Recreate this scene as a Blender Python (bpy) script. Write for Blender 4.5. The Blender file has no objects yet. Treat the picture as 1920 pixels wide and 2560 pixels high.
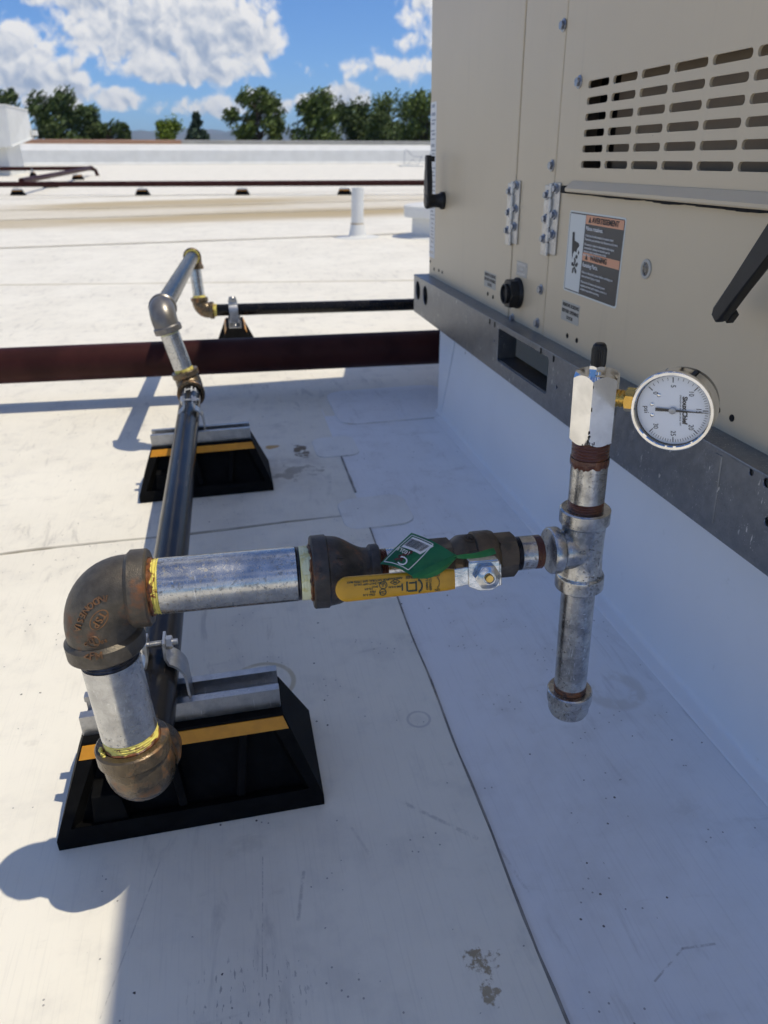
import bpy, bmesh, math, random
from mathutils import Vector, Matrix, noise as mnoise
from mathutils.bvhtree import BVHTree
V = Vector
rnd = random.Random(7)
sc = bpy.context.scene
col = sc.collection
R = math.radians

# ------------------------------------------------------------------ camera
CAM_Z = 0.55
CR = ((0.97824195, -0.10332511, 0.17990721), (-0.20692863, -0.4234819, 0.88195443), (-0.01494059, -0.89999278, -0.43564868))
cam_d = bpy.data.cameras.new('camera')
cam = bpy.data.objects.new('camera', cam_d)
col.objects.link(cam)
cam.matrix_world = Matrix(((CR[0][0], -CR[0][1], -CR[0][2], 0), (CR[1][0], -CR[1][1], -CR[1][2], 0), (CR[2][0], -CR[2][1], -CR[2][2], CAM_Z), (0, 0, 0, 1)))
cam_d.sensor_fit = 'VERTICAL'
cam_d.sensor_height = 9.1
cam_d.lens = 9.1 * 1837 / 2560
cam_d.clip_start = 0.01
cam_d.clip_end = 30000
cam_d.dof.use_dof = True
cam_d.dof.focus_distance = 0.56
cam_d.dof.aperture_fstop = 3.0
sc.camera = cam
sc.cycles.max_bounces = 6
sc.cycles.diffuse_bounces = 3
sc.cycles.adaptive_threshold = 0.025
sc.cycles.glossy_bounces = 3
sc.cycles.transmission_bounces = 3

# ------------------------------------------------------------------ sun, sky, exposure
SUN_TO = V((0.42, -0.17, 1.0)).normalized()
sun_d = bpy.data.lights.new('sun', 'SUN')
sun_d.energy = 3.75
sun_d.angle = R(0.53)
sun_d.color = (1.0, 0.915, 0.745)
sun = bpy.data.objects.new('sun', sun_d)
col.objects.link(sun)
sun.rotation_euler = SUN_TO.to_track_quat('Z', 'Y').to_euler()
sun.location = (4, -2, 9)

sc.view_settings.view_transform = 'Standard'
sc.view_settings.look = 'None'
sc.view_settings.gamma = 1
sc.view_settings.exposure = -0.16
sc.view_settings.use_curve_mapping = False

world = bpy.data.worlds.new('World')
sc.world = world
world.use_nodes = True
wt = world.node_tree
for n_ in list(wt.nodes): wt.nodes.remove(n_)

SKY = 0.104
class G:
    """small node-graph helper"""
    def __init__(s, t, dim='3D'): s.t = t; s.dim = dim
    def n(s, kind, **kw):
        x = s.t.nodes.new(kind)
        for k, v in kw.items(): setattr(x, k, v)
        return x
    def put(s, sock, v):
        if isinstance(v, bpy.types.NodeSocket): s.t.links.new(v, sock)
        elif v is not None: sock.default_value = v
    def m(s, op, a, b=None, c=None, clamp=False):
        x = s.n('ShaderNodeMath', operation=op, use_clamp=clamp)
        s.put(x.inputs[0], a); s.put(x.inputs[1], b); s.put(x.inputs[2], c)
        return x.outputs[0]
    def vm(s, op, a, b=None, out=0):
        x = s.n('ShaderNodeVectorMath', operation=op)
        s.put(x.inputs[0], a); s.put(x.inputs[1], b)
        return x.outputs[out]
    def mix(s, f, a, b, blend='MIX'):
        x = s.n('ShaderNodeMix', data_type='RGBA', blend_type=blend)
        s.put(x.inputs[0], f); s.put(x.inputs[6], a); s.put(x.inputs[7], b)
        return x.outputs[2]
    def ss(s, v, lo, hi, a=0.0, b=1.0):
        x = s.n('ShaderNodeMapRange', interpolation_type='SMOOTHSTEP')
        s.put(x.inputs[0], v); s.put(x.inputs[1], lo); s.put(x.inputs[2], hi); s.put(x.inputs[3], a); s.put(x.inputs[4], b)
        return x.outputs[0]
    def noise(s, vec, scale, detail=4, rough=0.55, dist=0.0):
        x = s.n('ShaderNodeTexNoise', noise_dimensions=s.dim)
        s.put(x.inputs['Vector'], vec); s.put(x.inputs['Scale'], scale); s.put(x.inputs['Detail'], detail)
        s.put(x.inputs['Roughness'], rough); s.put(x.inputs['Distortion'], dist)
        return x.outputs[0]
    def voro(s, vec, scale, feature='F1', rnd_=1.0, sm=None):
        x = s.n('ShaderNodeTexVoronoi', feature=feature, voronoi_dimensions=s.dim)
        s.put(x.inputs['Vector'], vec); s.put(x.inputs['Scale'], scale); s.put(x.inputs['Randomness'], rnd_)
        if sm is not None: s.put(x.inputs['Smoothness'], sm)
        return x.outputs['Distance']
    def xyz(s, x, y, z):
        c = s.n('ShaderNodeCombineXYZ')
        s.put(c.inputs[0], x); s.put(c.inputs[1], y); s.put(c.inputs[2], z)
        return c.outputs[0]
    def scale(s, vec, sx, sy, sz): return s.vm('MULTIPLY', vec, (sx, sy, sz))

def build_sky():
    g = G(wt, '2D')
    out = g.n('ShaderNodeOutputWorld'); bg = g.n('ShaderNodeBackground')
    wt.links.new(bg.outputs[0], out.inputs[0])
    bg.inputs[1].default_value = SKY
    sky = g.n('ShaderNodeTexSky', sky_type='NISHITA')
    sky.sun_disc = False
    sky.sun_elevation = math.asin(SUN_TO.z)
    sky.sun_rotation = math.atan2(SUN_TO.x, SUN_TO.y)
    sky.altitude = 1500; sky.air_density = 1.0; sky.dust_density = 0.6; sky.ozone_density = 1.6
    tc = g.n('ShaderNodeTexCoord')
    d = g.vm('NORMALIZE', tc.outputs['Generated'])
    s3 = g.n('ShaderNodeSeparateXYZ'); g.put(s3.inputs[0], d)
    az = g.m('MULTIPLY', g.m('ARCTAN2', s3.outputs[0], s3.outputs[1]), 57.29578)
    el = g.m('MULTIPLY', g.m('ARCSINE', s3.outputs[2]), 57.29578)
    p = g.xyz(az, el, 0.0)
    # cumulus masses: azimuth, elevation, half-widths (degrees), weight
    blobs = [
        (-3.2, 7.6, 6.4, 2.3, 1.1), (-6.5, 9.6, 4.6, 1.7, 1), (0.6, 7.6, 4.2, 3.0, 1.15), (3.0, 7.2, 2.6, 2.0, 1), (-1.0, 5.3, 5.2, 1.0, .95),
        (-11.0, 5.2, 2.8, 2.4, 1.1), (-8.7, 4.5, 1.7, 1.9, 1), (-5.6, 3.7, 2.0, .8, .85), (-13.8, 6.6, 2.6, 2.0, .9), (0.8, 3.2, 4.0, .65, .55), (3.9, 3.1, 1.0, 1.3, .7),
        (9.3, 3.8, 1.8, .9, .95), (7.0, 3.6, 1.0, .5, .85), (14.6, 8.2, 1.6, 2.6, .34), (13.2, 5.5, 4.2, .7, .30), (17.5, 6.6, 3.0, 3.0, .5),
        (-17.5, 4.2, 2.8, 2.2, 1), (23.0, 3.6, 3.4, 1.6, 1)]
    wn = g.n('ShaderNodeTexNoise', noise_dimensions='2D'); g.put(wn.inputs['Vector'], p); g.put(wn.inputs['Scale'], .5); g.put(wn.inputs['Detail'], 2)
    off = g.vm('MULTIPLY', g.vm('SUBTRACT', wn.outputs['Color'], (.5, .5, .5)), (1.0, .55, 0))
    pw = g.vm('ADD', p, off)
    s2 = g.n('ShaderNodeSeparateXYZ'); g.put(s2.inputs[0], pw)
    tot = None; low = None
    for a, e, ra, re, w in blobs:
        dx = g.m('MULTIPLY_ADD', s2.outputs[0], 1 / ra, -a / ra)
        dy = g.m('MULTIPLY_ADD', s2.outputs[1], 1 / re, -e / re)
        q = g.m('MULTIPLY_ADD', dx, dx, g.m('MULTIPLY', dy, dy))
        v = g.m('MULTIPLY_ADD', q, -w, w)
        tot = v if tot is None else g.m('SMOOTH_MAX', tot, v, 0.25)
        lv = g.m('MULTIPLY_ADD', dy, -.45, g.m('MULTIPLY', v, .9))     # how far toward a mass's base
        low = lv if low is None else g.m('MAXIMUM', low, lv)
    gen = g.noise(g.scale(p, .055, .10, 1), 1.0, 1, .5)
    genv = g.m('MULTIPLY_ADD', gen, 9.0, -9.0 * .63)                   # the same scattered cumulus elsewhere in the sky
    sel = g.m('MAXIMUM', g.ss(g.m('ABSOLUTE', g.m('SUBTRACT', az, 1.5)), 21, 27), g.ss(el, 10.5, 14.0))
    tot = g.m('MAXIMUM', tot, -1.6)
    tot = g.m('MULTIPLY_ADD', g.m('SUBTRACT', genv, tot), sel, tot)
    def billow(vec, scl): return g.m('ABSOLUTE', g.m('MULTIPLY_ADD', g.noise(vec, scl, 0, .5), 2.0, -1.0))
    def puffs(vec): return g.m('MULTIPLY_ADD', billow(vec, .48), 1.5, g.m('MULTIPLY_ADD', billow(vec, 1.15), .68, g.m('MULTIPLY', billow(vec, 2.5), .26)))
    n0 = g.noise(p, 1.9, 4, .6)
    d0 = puffs(pw)
    f0 = g.m('MULTIPLY_ADD', tot, 1.35, g.m('MULTIPLY_ADD', n0, .8, g.m('ADD', d0, -1.00)))
    cov = g.ss(f0, -.25, .72)
    d1 = puffs(g.vm('ADD', pw, (.30, .40, 0)))
    lit = g.m('MULTIPLY_ADD', g.m('SUBTRACT', d0, d1), .46, g.m('MULTIPLY', n0, .3))
    lit = g.m('ADD', lit, g.m('MULTIPLY_ADD', low, -.48, .74))
    lit = g.ss(lit, -.05, .92)
    ccol = g.mix(lit, (3.9, 4.7, 6.2, 1), (10.6, 10.3, 9.9, 1))
    fade = g.ss(el, .2, 1.6)
    cov = g.m('MULTIPLY', g.m('MULTIPLY', cov, .96), fade)
    skyc = g.mix(1.0, sky.outputs[0], (.62, .95, 1.42, 1), 'MULTIPLY')
    g.put(bg.inputs[0], g.mix(cov, skyc, ccol))
build_sky()
world.cycles.sampling_method = 'MANUAL'
world.cycles.sample_map_resolution = 256

# ------------------------------------------------------------------ object helpers
def set_props(o, label=None, cat=None, group=None, kind=None):
    if label: o['label'] = label
    if cat: o['category'] = cat
    if group: o['group'] = group
    if kind: o['kind'] = kind
    return o

def mesh_obj(name, bm, mat, smooth=40):
    bmesh.ops.recalc_face_normals(bm, faces=bm.faces)
    me = bpy.data.meshes.new(name)
    bm.to_mesh(me); bm.free()
    if smooth:
        for p in me.polygons: p.use_smooth = True
        me.set_sharp_from_angle(angle=R(smooth))
    if mat: me.materials.append(mat)
    o = bpy.data.objects.new(name, me)
    col.objects.link(o)
    if smooth and len(me.polygons) < 4000:
        wn = o.modifiers.new('weighted_normals', 'WEIGHTED_NORMAL'); wn.keep_sharp = True; wn.weight = 60
    return o

class Thing:
    def __init__(s, name, loc=(0, 0, 0), label=None, cat=None, group=None, local=False, kind=None, rz=0):
        s.root = bpy.data.objects.new(name, None)
        s.root.empty_display_size = .05
        col.objects.link(s.root)
        s.root.location = loc
        s.root.rotation_euler.z = rz
        s.off = V((0, 0, 0)) if local else V(loc)
        set_props(s.root, label, cat, group, kind)
    def part(s, name, bm, mat, parent=None, smooth=40, label=None, kind=None):
        bm.transform(Matrix.Translation(-s.off))
        o = mesh_obj(name, bm, mat, smooth)
        o.parent = parent or s.root
        set_props(o, label, None, None, kind)
        return o

def copy_tree(o, parent=None):
    c = o.copy(); col.objects.link(c)
    c.parent = parent
    for ch in list(o.children): copy_tree(ch, c)
    return c

def frame(o, z, x=None):
    z = V(z).normalized()
    if x is None: x = V((1, 0, 0)) if abs(z.x) < .9 else V((0, 1, 0))
    x = V(x); x = (x - z * x.dot(z)).normalized()
    y = z.cross(x)
    return Matrix(((x.x, y.x, z.x, o[0]), (x.y, y.y, z.y, o[1]), (x.z, y.z, z.z, o[2]), (0, 0, 0, 1)))

def lathe(bm, M, prof, seg=40, jit=0.0, caps=True):
    rings = []
    for r, t in prof:
        if r < 1e-7: rings.append([bm.verts.new(M @ V((0, 0, t)))])
        else:
            ring = []
            for i in range(seg):
                a = 2 * math.pi * i / seg
                rr = r + (rnd.uniform(-jit, jit) if jit else 0)
                ring.append(bm.verts.new(M @ V((rr * math.cos(a), rr * math.sin(a), t))))
            rings.append(ring)
    for a, b in zip(rings, rings[1:]):
        if len(a) == 1 and len(b) == 1: continue
        for i in range(seg):
            j = (i + 1) % seg
            if len(a) == 1: bm.faces.new((a[0], b[j], b[i]))
            elif len(b) == 1: bm.faces.new((a[i], a[j], b[0]))
            else: bm.faces.new((a[i], a[j], b[j], b[i]))
    if caps:
        for r in (rings[0], rings[-1]):
            if len(r) > 2: bm.faces.new(r)
    return bm

def cyl(bm, p0, p1, r, seg=32, ch=0.0):
    p0, p1 = V(p0), V(p1)
    L = (p1 - p0).length
    pr = [(r, 0), (r, L)] if not ch else [(r - ch, 0), (r, ch), (r, L - ch), (r - ch, L)]
    return lathe(bm, frame(p0, p1 - p0), pr, seg)

def threads(bm, M, r, t0, t1, n, depth=.0006, seg=40, jit=0.0):
    prof = [(r - depth * 2, t0)]
    st = (t1 - t0) / n
    for i in range(n):
        prof += [(r - depth, t0 + st * (i + .08)), (r, t0 + st * (i + .5)), (r - depth, t0 + st * (i + .92))]
    prof += [(r - depth * 2, t1)]
    return lathe(bm, M, prof, seg, jit)

def box(bm, c, s, M=None, bev=0.0, seg=2):
    M = M or Matrix()
    r = bmesh.ops.create_cube(bm, size=1.0)
    vs = r['verts']
    for v in vs: v.co = V((v.co.x * s[0] + c[0], v.co.y * s[1] + c[1], v.co.z * s[2] + c[2]))
    if bev:
        es = {e for v in vs for e in v.link_edges}
        rr = bmesh.ops.bevel(bm, geom=list(es), offset=bev, segments=seg, profile=.5, affect='EDGES')
        vs = list({v for f in rr['faces'] for v in f.verts} | {v for v in vs if v.is_valid})
    for v in vs: v.co = M @ v.co
    return vs

def prism(bm, pts, h0, h1, M=None, bev=0.0):
    """extrude a 2D polygon (local xy) from z=h0 to z=h1"""
    M = M or Matrix()
    a = [bm.verts.new((x, y, h0)) for x, y in pts]
    b = [bm.verts.new((x, y, h1)) for x, y in pts]
    fs = [bm.faces.new(list(reversed(a))), bm.faces.new(b)]
    n = len(pts)
    for i in range(n): fs.append(bm.faces.new((a[i], a[(i + 1) % n], b[(i + 1) % n], b[i])))
    vs = a + b
    if bev:
        es = {e for f in fs[:2] for e in f.edges}
        rr = bmesh.ops.bevel(bm, geom=list(es), offset=bev, segments=2, profile=.5, affect='EDGES')
        vs = list({v for f in rr['faces'] for v in f.verts} | {v for v in vs if v.is_valid})
    for v in vs: v.co = M @ v.co
    return vs

def sweep(bm, path, seg=32, cap=True):
    """path: list of (point, tangent, radius); parallel-transported rings"""
    rings = []
    up = None
    for p, t, r in path:
        t = V(t).normalized()
        if up is None: up = t.orthogonal().normalized()
        up = (up - t * up.dot(t)).normalized()
        si = t.cross(up)
        rings.append([bm.verts.new(V(p) + (up * math.cos(a) + si * math.sin(a)) * r) for a in [2 * math.pi * i / seg for i in range(seg)]])
    for a, b in zip(rings, rings[1:]):
        for i in range(seg):
            j = (i + 1) % seg
            bm.faces.new((a[i], a[j], b[j], b[i]))
    if cap:
        bm.faces.new(rings[0]); bm.faces.new(rings[-1])
    return bm

def tube(bm, pts, r, seg=10):
    pts = [V(p) for p in pts]
    path = []
    for i, p in enumerate(pts):
        t = pts[min(i + 1, len(pts) - 1)] - pts[max(i - 1, 0)]
        path.append((p, t, r if not isinstance(r, (list, tuple)) else r[i]))
    return sweep(bm, path, seg)

def elbow(bm, C, a, b, A, rb, rc, w, rin, seg=40, A2=None):
    """90 degree fitting with a collar at each end; a, b point from the corner to the two ends"""
    C, a, b = V(C), V(a).normalized(), V(b).normalized()
    A2 = A2 or A
    path = []
    def end(d, sgn, A):
        ch = .0012
        return [(C + d * (A - .003), d * sgn, rin), (C + d * A, d * sgn, rin + .001), (C + d * A, d * sgn, rc - ch), (C + d * (A - ch), d * sgn, rc), (C + d * (A - w + ch), d * sgn, rc), (C + d * (A - w), d * sgn, rb + .0016), (C + d * (A - w - .0015), d * sgn, rb + .0002)]
    path += end(a, -1, A)
    N = 16; k = .45
    P0, P2 = C + a * (A - w * .95 - .002), C + b * (A2 - w * .95 - .002)
    Q0, Q2 = C + (P0 - C) * k, C + (P2 - C) * k
    for i in range(N + 1):
        t = i / N
        p = P0 * (1 - t) ** 3 + Q0 * 3 * t * (1 - t) ** 2 + Q2 * 3 * t * t * (1 - t) + P2 * t ** 3
        tg = (Q0 - P0) * (1 - t) ** 2 + (Q2 - Q0) * 2 * t * (1 - t) + (P2 - Q2) * t * t
        path.append((p, tg, rb + .0008 * math.sin(math.pi * t)))
    path += list(reversed(end(b, 1, A2)))
    return sweep(bm, path, seg)

def smear(bm, M, r, t0, t1, ragged, th=.0007, seg=72, seed=1, freq=2.2):
    rows = []
    for k in range(5):
        row = []
        for i in range(seg):
            a = 2 * math.pi * i / seg
            nz = mnoise.noise((math.cos(a) * freq, math.sin(a) * freq, seed)) + .6 * mnoise.noise((math.cos(a) * freq * 3, math.sin(a) * freq * 3, seed + 5))
            e = t1 + ragged * nz
            z = t0 + (e - t0) * k / 4
            rr = r + (th * .6, th, th * .8, th * 1.1, 0)[k] * (1 + .5 * mnoise.noise((a * 5, k * 1.7, seed)))
            row.append(bm.verts.new(M @ V((rr * math.cos(a), rr * math.sin(a), z))))
        rows.append(row)
    for a, b in zip(rows, rows[1:]):
        for i in range(seg): bm.faces.new((a[i], a[(i + 1) % seg], b[(i + 1) % seg], b[i]))

def hexbar(bm, M, rc, t0, t1, ch=.0012, sub=8, chb=True):
    """hexagonal bar with rounded chamfers at the ends; rc = corner radius"""
    n = 6 * sub
    ap = rc * math.cos(math.pi / 6)
    def ring(f, t, mode):
        out = []
        for i in range(n):
            a = 2 * math.pi * i / n
            k = (a + math.pi / 6) % (math.pi / 3) - math.pi / 6
            rr = ap / math.cos((a % (math.pi / 3)) - math.pi / 6)
            z = t
            if mode:
                ex = (rr - ap) / (rc - ap)
                z = t - mode * ex * ch
            out.append(bm.verts.new(M @ V((rr * f * math.cos(a), rr * f * math.sin(a), z))))
        return out
    def circ(r, t): return [bm.verts.new(M @ V((r * math.cos(2 * math.pi * i / n), r * math.sin(2 * math.pi * i / n), t))) for i in range(n)]
    rings = []
    if chb: rings += [circ(ap * .96, t0), ring(1, t0, -1)]
    else: rings += [ring(1, t0, 0)]
    rings += [ring(1, t1, 1), circ(ap * .96, t1)]
    for a, b in zip(rings, rings[1:]):
        for i in range(n):
            j = (i + 1) % n
            bm.faces.new((a[i], a[j], b[j], b[i]))
    bm.faces.new(rings[0]); bm.faces.new(rings[-1])

def bvh_of(bm):
    bmesh.ops.recalc_face_normals(bm, faces=bm.faces); bm.normal_update()
    return BVHTree.FromBMesh(bm)

def rrect(w, h, r, n=5, cx=0, cy=0):
    pts = []
    for sx, sy, a0 in ((1, 1, 0), (-1, 1, 90), (-1, -1, 180), (1, -1, 270)):
        for i in range(n + 1):
            a = R(a0 + 90 * i / n)
            pts.append((cx + sx * (w / 2 - r) + r * math.cos(a), cy + sy * (h / 2 - r) + r * math.sin(a)))
    return pts

def plate_holes(outer, holes, th):
    """flat sheet with real holes, local xy, centred on z; returns bmesh"""
    cu = bpy.data.curves.new('tmp', 'CURVE')
    cu.dimensions = '2D'; cu.fill_mode = 'BOTH'; cu.extrude = th / 2
    for pts in [outer] + holes:
        sp = cu.splines.new('POLY'); sp.points.add(len(pts) - 1)
        for q, (x, y) in zip(sp.points, pts): q.co = (x, y, 0, 1)
        sp.use_cyclic_u = True
    o = bpy.data.objects.new('tmp', cu); col.objects.link(o)
    bpy.context.view_layer.update()
    me = bpy.data.meshes.new_from_object(o.evaluated_get(bpy.context.evaluated_depsgraph_get()))
    bm = bmesh.new(); bm.from_mesh(me)
    bpy.data.objects.remove(o); bpy.data.curves.remove(cu); bpy.data.meshes.remove(me)
    bmesh.ops.remove_doubles(bm, verts=bm.verts, dist=1e-6)
    return bm

TXT = {}
def text_bm(s, size, ext=.00012, align='CENTER', space=1.0, bold=0.0):
    cu = bpy.data.curves.new('tmp', 'FONT')
    cu.body = s; cu.size = size; cu.extrude = ext; cu.align_x = align; cu.align_y = 'CENTER'
    cu.space_character = space; cu.offset = bold; cu.resolution_u = 3
    o = bpy.data.objects.new('tmp', cu); col.objects.link(o)
    bpy.context.view_layer.update()
    me = bpy.data.meshes.new_from_object(o.evaluated_get(bpy.context.evaluated_depsgraph_get()))
    bm = bmesh.new(); bm.from_mesh(me)
    bpy.data.objects.remove(o); bpy.data.curves.remove(cu); bpy.data.meshes.remove(me)
    return bm
def text(thing, name, s, M, size, mat, parent=None, ext=.00012, align='CENTER', space=1.0, bold=0.0, sx=1.0):
    bm = text_bm(s, size, ext, align, space, bold)
    bm.transform(M @ Matrix.Diagonal((sx, 1, 1, 1)))
    return thing.part(name, bm, mat, parent, smooth=0)
def merge(bm, src, M=None):
    if M is not None: src.transform(M)
    me = bpy.data.meshes.new('tmp'); src.to_mesh(me); src.free()
    bm.from_mesh(me); bpy.data.meshes.remove(me)

# ------------------------------------------------------------------ materials
def newmat(name):
    m = bpy.data.materials.new(name); m.use_nodes = True
    t = m.node_tree
    for x in list(t.nodes): t.nodes.remove(x)
    g = G(t)
    out = g.n('ShaderNodeOutputMaterial'); b = g.n('ShaderNodeBsdfPrincipled')
    t.links.new(b.outputs[0], out.inputs[0])
    co = g.n('ShaderNodeTexCoord').outputs['Object']
    return m, g, b, co
def bump(g, b, h, strength=.3, dist=.001):
    x = g.n('ShaderNodeBump'); x.inputs['Strength'].default_value = strength; x.inputs['Distance'].default_value = dist
    g.put(x.inputs['Height'], h); g.put(b.inputs['Normal'], x.outputs[0])
def c4(c): return (c[0], c[1], c[2], 1)
def simple(name, c, rough=.5, metal=0.0, c2=None, sc_=20, bmp=0.0, bsc=200, rv=0.0, coat=0.0, lo=.35, hi=.65, det=5, spec=None):
    m, g, b, co = newmat(name)
    n = g.noise(co, sc_, det, .6)
    f = g.ss(n, lo, hi)
    g.put(b.inputs['Base Color'], g.mix(f, c4(c), c4(c2)) if c2 else c4(c))
    if rv: g.put(b.inputs['Roughness'], g.m('ADD', rough, g.m('MULTIPLY', g.m('SUBTRACT', f, .5), rv)))
    else: b.inputs['Roughness'].default_value = rough
    b.inputs['Metallic'].default_value = metal
    if coat: b.inputs['Coat Weight'].default_value = coat; b.inputs['Coat Roughness'].default_value = .15
    if spec is not None: b.inputs['Specular IOR Level'].default_value = spec
    if bmp: bump(g, b, g.noise(co, bsc, 3, .6), bmp, .0006)
    return m

def galv(name, tone=.52, dirt=.5, rough=.24, blotch=1.0, con=.25, bmp=.14, tint=(1, 1, 1)):
    m, g, b, co = newmat(name)
    n1 = g.noise(co, 75, 5, .7); n2 = g.noise(co, 330, 5, .75); n3 = g.noise(co, 22, 3, .55)
    base = g.mix(g.ss(n1, .32, .68), c4([tone * (1 - con) * k for k in tint]), c4((tone * (1 + con * .6) * tint[0], tone * (1 + con * .58) * tint[1], tone * (1 + con * .5) * tint[2])))
    dk = g.m('MULTIPLY', g.ss(n2, .52, .66), g.ss(n3, .36, .62))
    base = g.mix(g.m('MULTIPLY', dk, dirt), base, c4((.075, .065, .045)))
    yl = g.m('MULTIPLY', g.ss(n3, .52, .70), g.ss(n1, .48, .62))
    base = g.mix(g.m('MULTIPLY', yl, .35 * blotch), base, c4((.30, .27, .19)))
    # scuffs: short bright scratches
    s1 = g.noise(g.scale(co, 1100, 240, 60), 1.0, 2, .5); s2 = g.noise(g.scale(co, 70, 1300, 260), 1.0, 2, .5)
    patch_ = g.ss(g.noise(co, 38, 2), .46, .58)
    scr = g.m('MULTIPLY', g.m('MAXIMUM', g.ss(s1, .66, .70), g.ss(s2, .67, .71)), patch_)
    base = g.mix(g.m('MULTIPLY', scr, .75), base, c4((.88, .88, .88)))
    g.put(b.inputs['Base Color'], base)
    b.inputs['Metallic'].default_value = .93
    g.put(b.inputs['Roughness'], g.m('ADD', rough, g.m('ADD', g.m('MULTIPLY', n1, .26), g.m('MULTIPLY', dk, .3))))
    bump(g, b, g.m('ADD', g.m('MULTIPLY', n2, .7), g.m('MULTIPLY', n1, .6)), bmp, .0008)
    return m

def iron(name, c, rust, amount, rough=.46):
    m, g, b, co = newmat(name)
    n1 = g.noise(co, 38, 5, .6); n2 = g.noise(co, 900, 3, .6); n3 = g.noise(co, 90, 4, .65)
    base = g.mix(g.ss(n3, .3, .7), c4([x * .75 for x in c]), c4([x * 1.3 for x in c]))
    lo = .74 - amount * .42
    rf = g.ss(g.m('ADD', g.m('MULTIPLY', n1, .7), g.m('MULTIPLY', n3, .3)), lo, lo + .14)
    base = g.mix(rf, base, g.mix(g.ss(n3, .35, .65), c4([x * .55 for x in rust]), c4(rust)))
    g.put(b.inputs['Base Color'], base)
    g.put(b.inputs['Metallic'], g.m('SUBTRACT', .55, g.m('MULTIPLY', rf, .5)))
    g.put(b.inputs['Roughness'], g.m('ADD', rough, g.m('MULTIPLY', rf, .25)))
    bump(g, b, g.m('ADD', n2, g.m('MULTIPLY', n3, .6)), .42, .0007)
    return m

def dope(name, c, c2, rough=.35, lo=.5):
    m, g, b, co = newmat(name)
    n = g.noise(co, 130, 4, .6, .6)
    n2 = g.noise(co, 420, 3, .6)
    g.put(b.inputs['Base Color'], g.mix(g.ss(n, lo, lo + .09), c4(c), c4(c2)))
    b.inputs['Roughness'].default_value = rough
    bump(g, b, g.m('ADD', n, g.m('MULTIPLY', n2, .5)), .8, .0012)
    return m

MAT = {}
MAT['galv'] = galv('galvanised_steel', .55, .6, rough=.10, blotch=.5, con=.2, bmp=.05)
MAT['galv_old'] = galv('weathered_galvanised_steel', .52, 1.0, rough=.09, con=.38, bmp=.20)
MAT['zinc'] = galv('zinc_plated_strut', .50, .12, rough=.2, blotch=.1, con=.15, bmp=.05)
MAT['railsteel'] = galv('galvanised_rail_steel', .265, .05, rough=.24, blotch=.1, con=.14, bmp=.02, tint=(.92, .98, 1.08))
MAT['iron'] = iron('cast_iron', (.105, .09, .07), (.22, .075, .02), .42)
MAT['ironrust'] = iron('rusty_cast_iron', (.14, .105, .065), (.33, .14, .036), .52, .27)
MAT['ironblue'] = iron('dark_cast_iron', (.065, .06, .058), (.22, .085, .03), .46, .5)
MAT['ironletter'] = simple('rusty_cast_lettering', (.26, .13, .055), .45, .3, (.12, .07, .04), 60)
MAT['greyiron'] = simple('bare_grey_fitting', (.24, .225, .205), .36, .6, (.17, .16, .15), 40, .2, 500)
MAT['valveiron'] = simple('bronze_brown_valve_body', (.14, .105, .07), .4, .55, (.075, .06, .045), 70, .3, 500, .2)
MAT['chrome'] = simple('polished_chrome', (.86, .85, .83), .06, 1.0, (.7, .69, .67), 50, 0, 0, .05)
MAT['bright'] = simple('bright_zinc', (.66, .66, .66), .16, 1.0, (.45, .45, .45), 120, .15, 500, .1)
MAT['brass'] = simple('brass', (.72, .46, .13), .24, 1.0, (.55, .34, .08), 60, .1, 400)
MAT['dope_y'] = dope('yellow_thread_sealant', (.78, .67, .16), (.23, .08, .03), .34, .55)
MAT['dope_p'] = dope('pale_thread_sealant', (.80, .80, .52), (.70, .66, .30), .3, .5)
MAT['dope_b'] = dope('brown_thread_sealant', (.105, .035, .02), (.17, .065, .028), .22, .56)
MAT['dope_r'] = dope('rusty_thread_sealant', (.20, .075, .025), (.07, .03, .02), .4, .5)
MAT['threadsteel'] = simple('dark_pipe_thread', (.07, .075, .09), .3, .8, (.03, .03, .035), 200)
MAT['rubber'] = simple('black_rubber', (.0022, .0022, .0024), .72, 0, (.005, .005, .0052), 60, .5, 900, spec=.12)
MAT['stripe'] = simple('amber_reflective_tape', (.68, .29, .012), .45, 0, (.6, .25, .01), 90)
MAT['grip'] = simple('yellow_vinyl_grip', (.62, .32, .012), .34, 0, (.47, .235, .012), 45, .1, 300, lo=.5, hi=.75)
MAT['ink_g'] = simple('dark_green_ink', (.03, .05, .03), .5)
MAT['ink'] = simple('black_ink', (.012, .012, .013), .5)
MAT['black_pl'] = simple('black_plastic', (.006, .006, .0065), .45, 0, (.010, .010, .0105), 80, .15, 500)
MAT['white_pr'] = simple('white_print', (.78, .78, .76), .5)
MAT['sticker_w'] = simple('pale_sticker', (.66, .68, .64), .4)
MAT['sticker_k'] = simple('charcoal_sticker', (.035, .036, .038), .4)
MAT['orange'] = simple('salmon_warning_band', (.72, .34, .19), .45)
MAT['label_g'] = simple('grey_label', (.46, .44, .38), .5)
MAT['dial'] = simple('white_dial_card', (.86, .87, .88), .45)
MAT['caseblack'] = simple('black_enamel_case', (.018, .017, .016), .22, 0, coat=.6)
MAT['redpipe'] = simple('maroon_painted_pipe', (.043, .012, .010), .5, 0, (.028, .0075, .0065), 12, .15, 300, .1, spec=.14)
MAT['gasket'] = simple('black_gasket', (.006, .006, .006), .85)
MAT['boltsteel'] = simple('plated_bolt', (.40, .42, .47), .35, .85, (.25, .27, .3), 300)
MAT['coping'] = simple('brown_metal_coping', (.42, .23, .13), .5, 0, (.36, .2, .12), 2)
MAT['copinggrey'] = simple('grey_metal_coping', (.40, .38, .33), .5, 0, (.34, .32, .28), 2)
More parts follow.
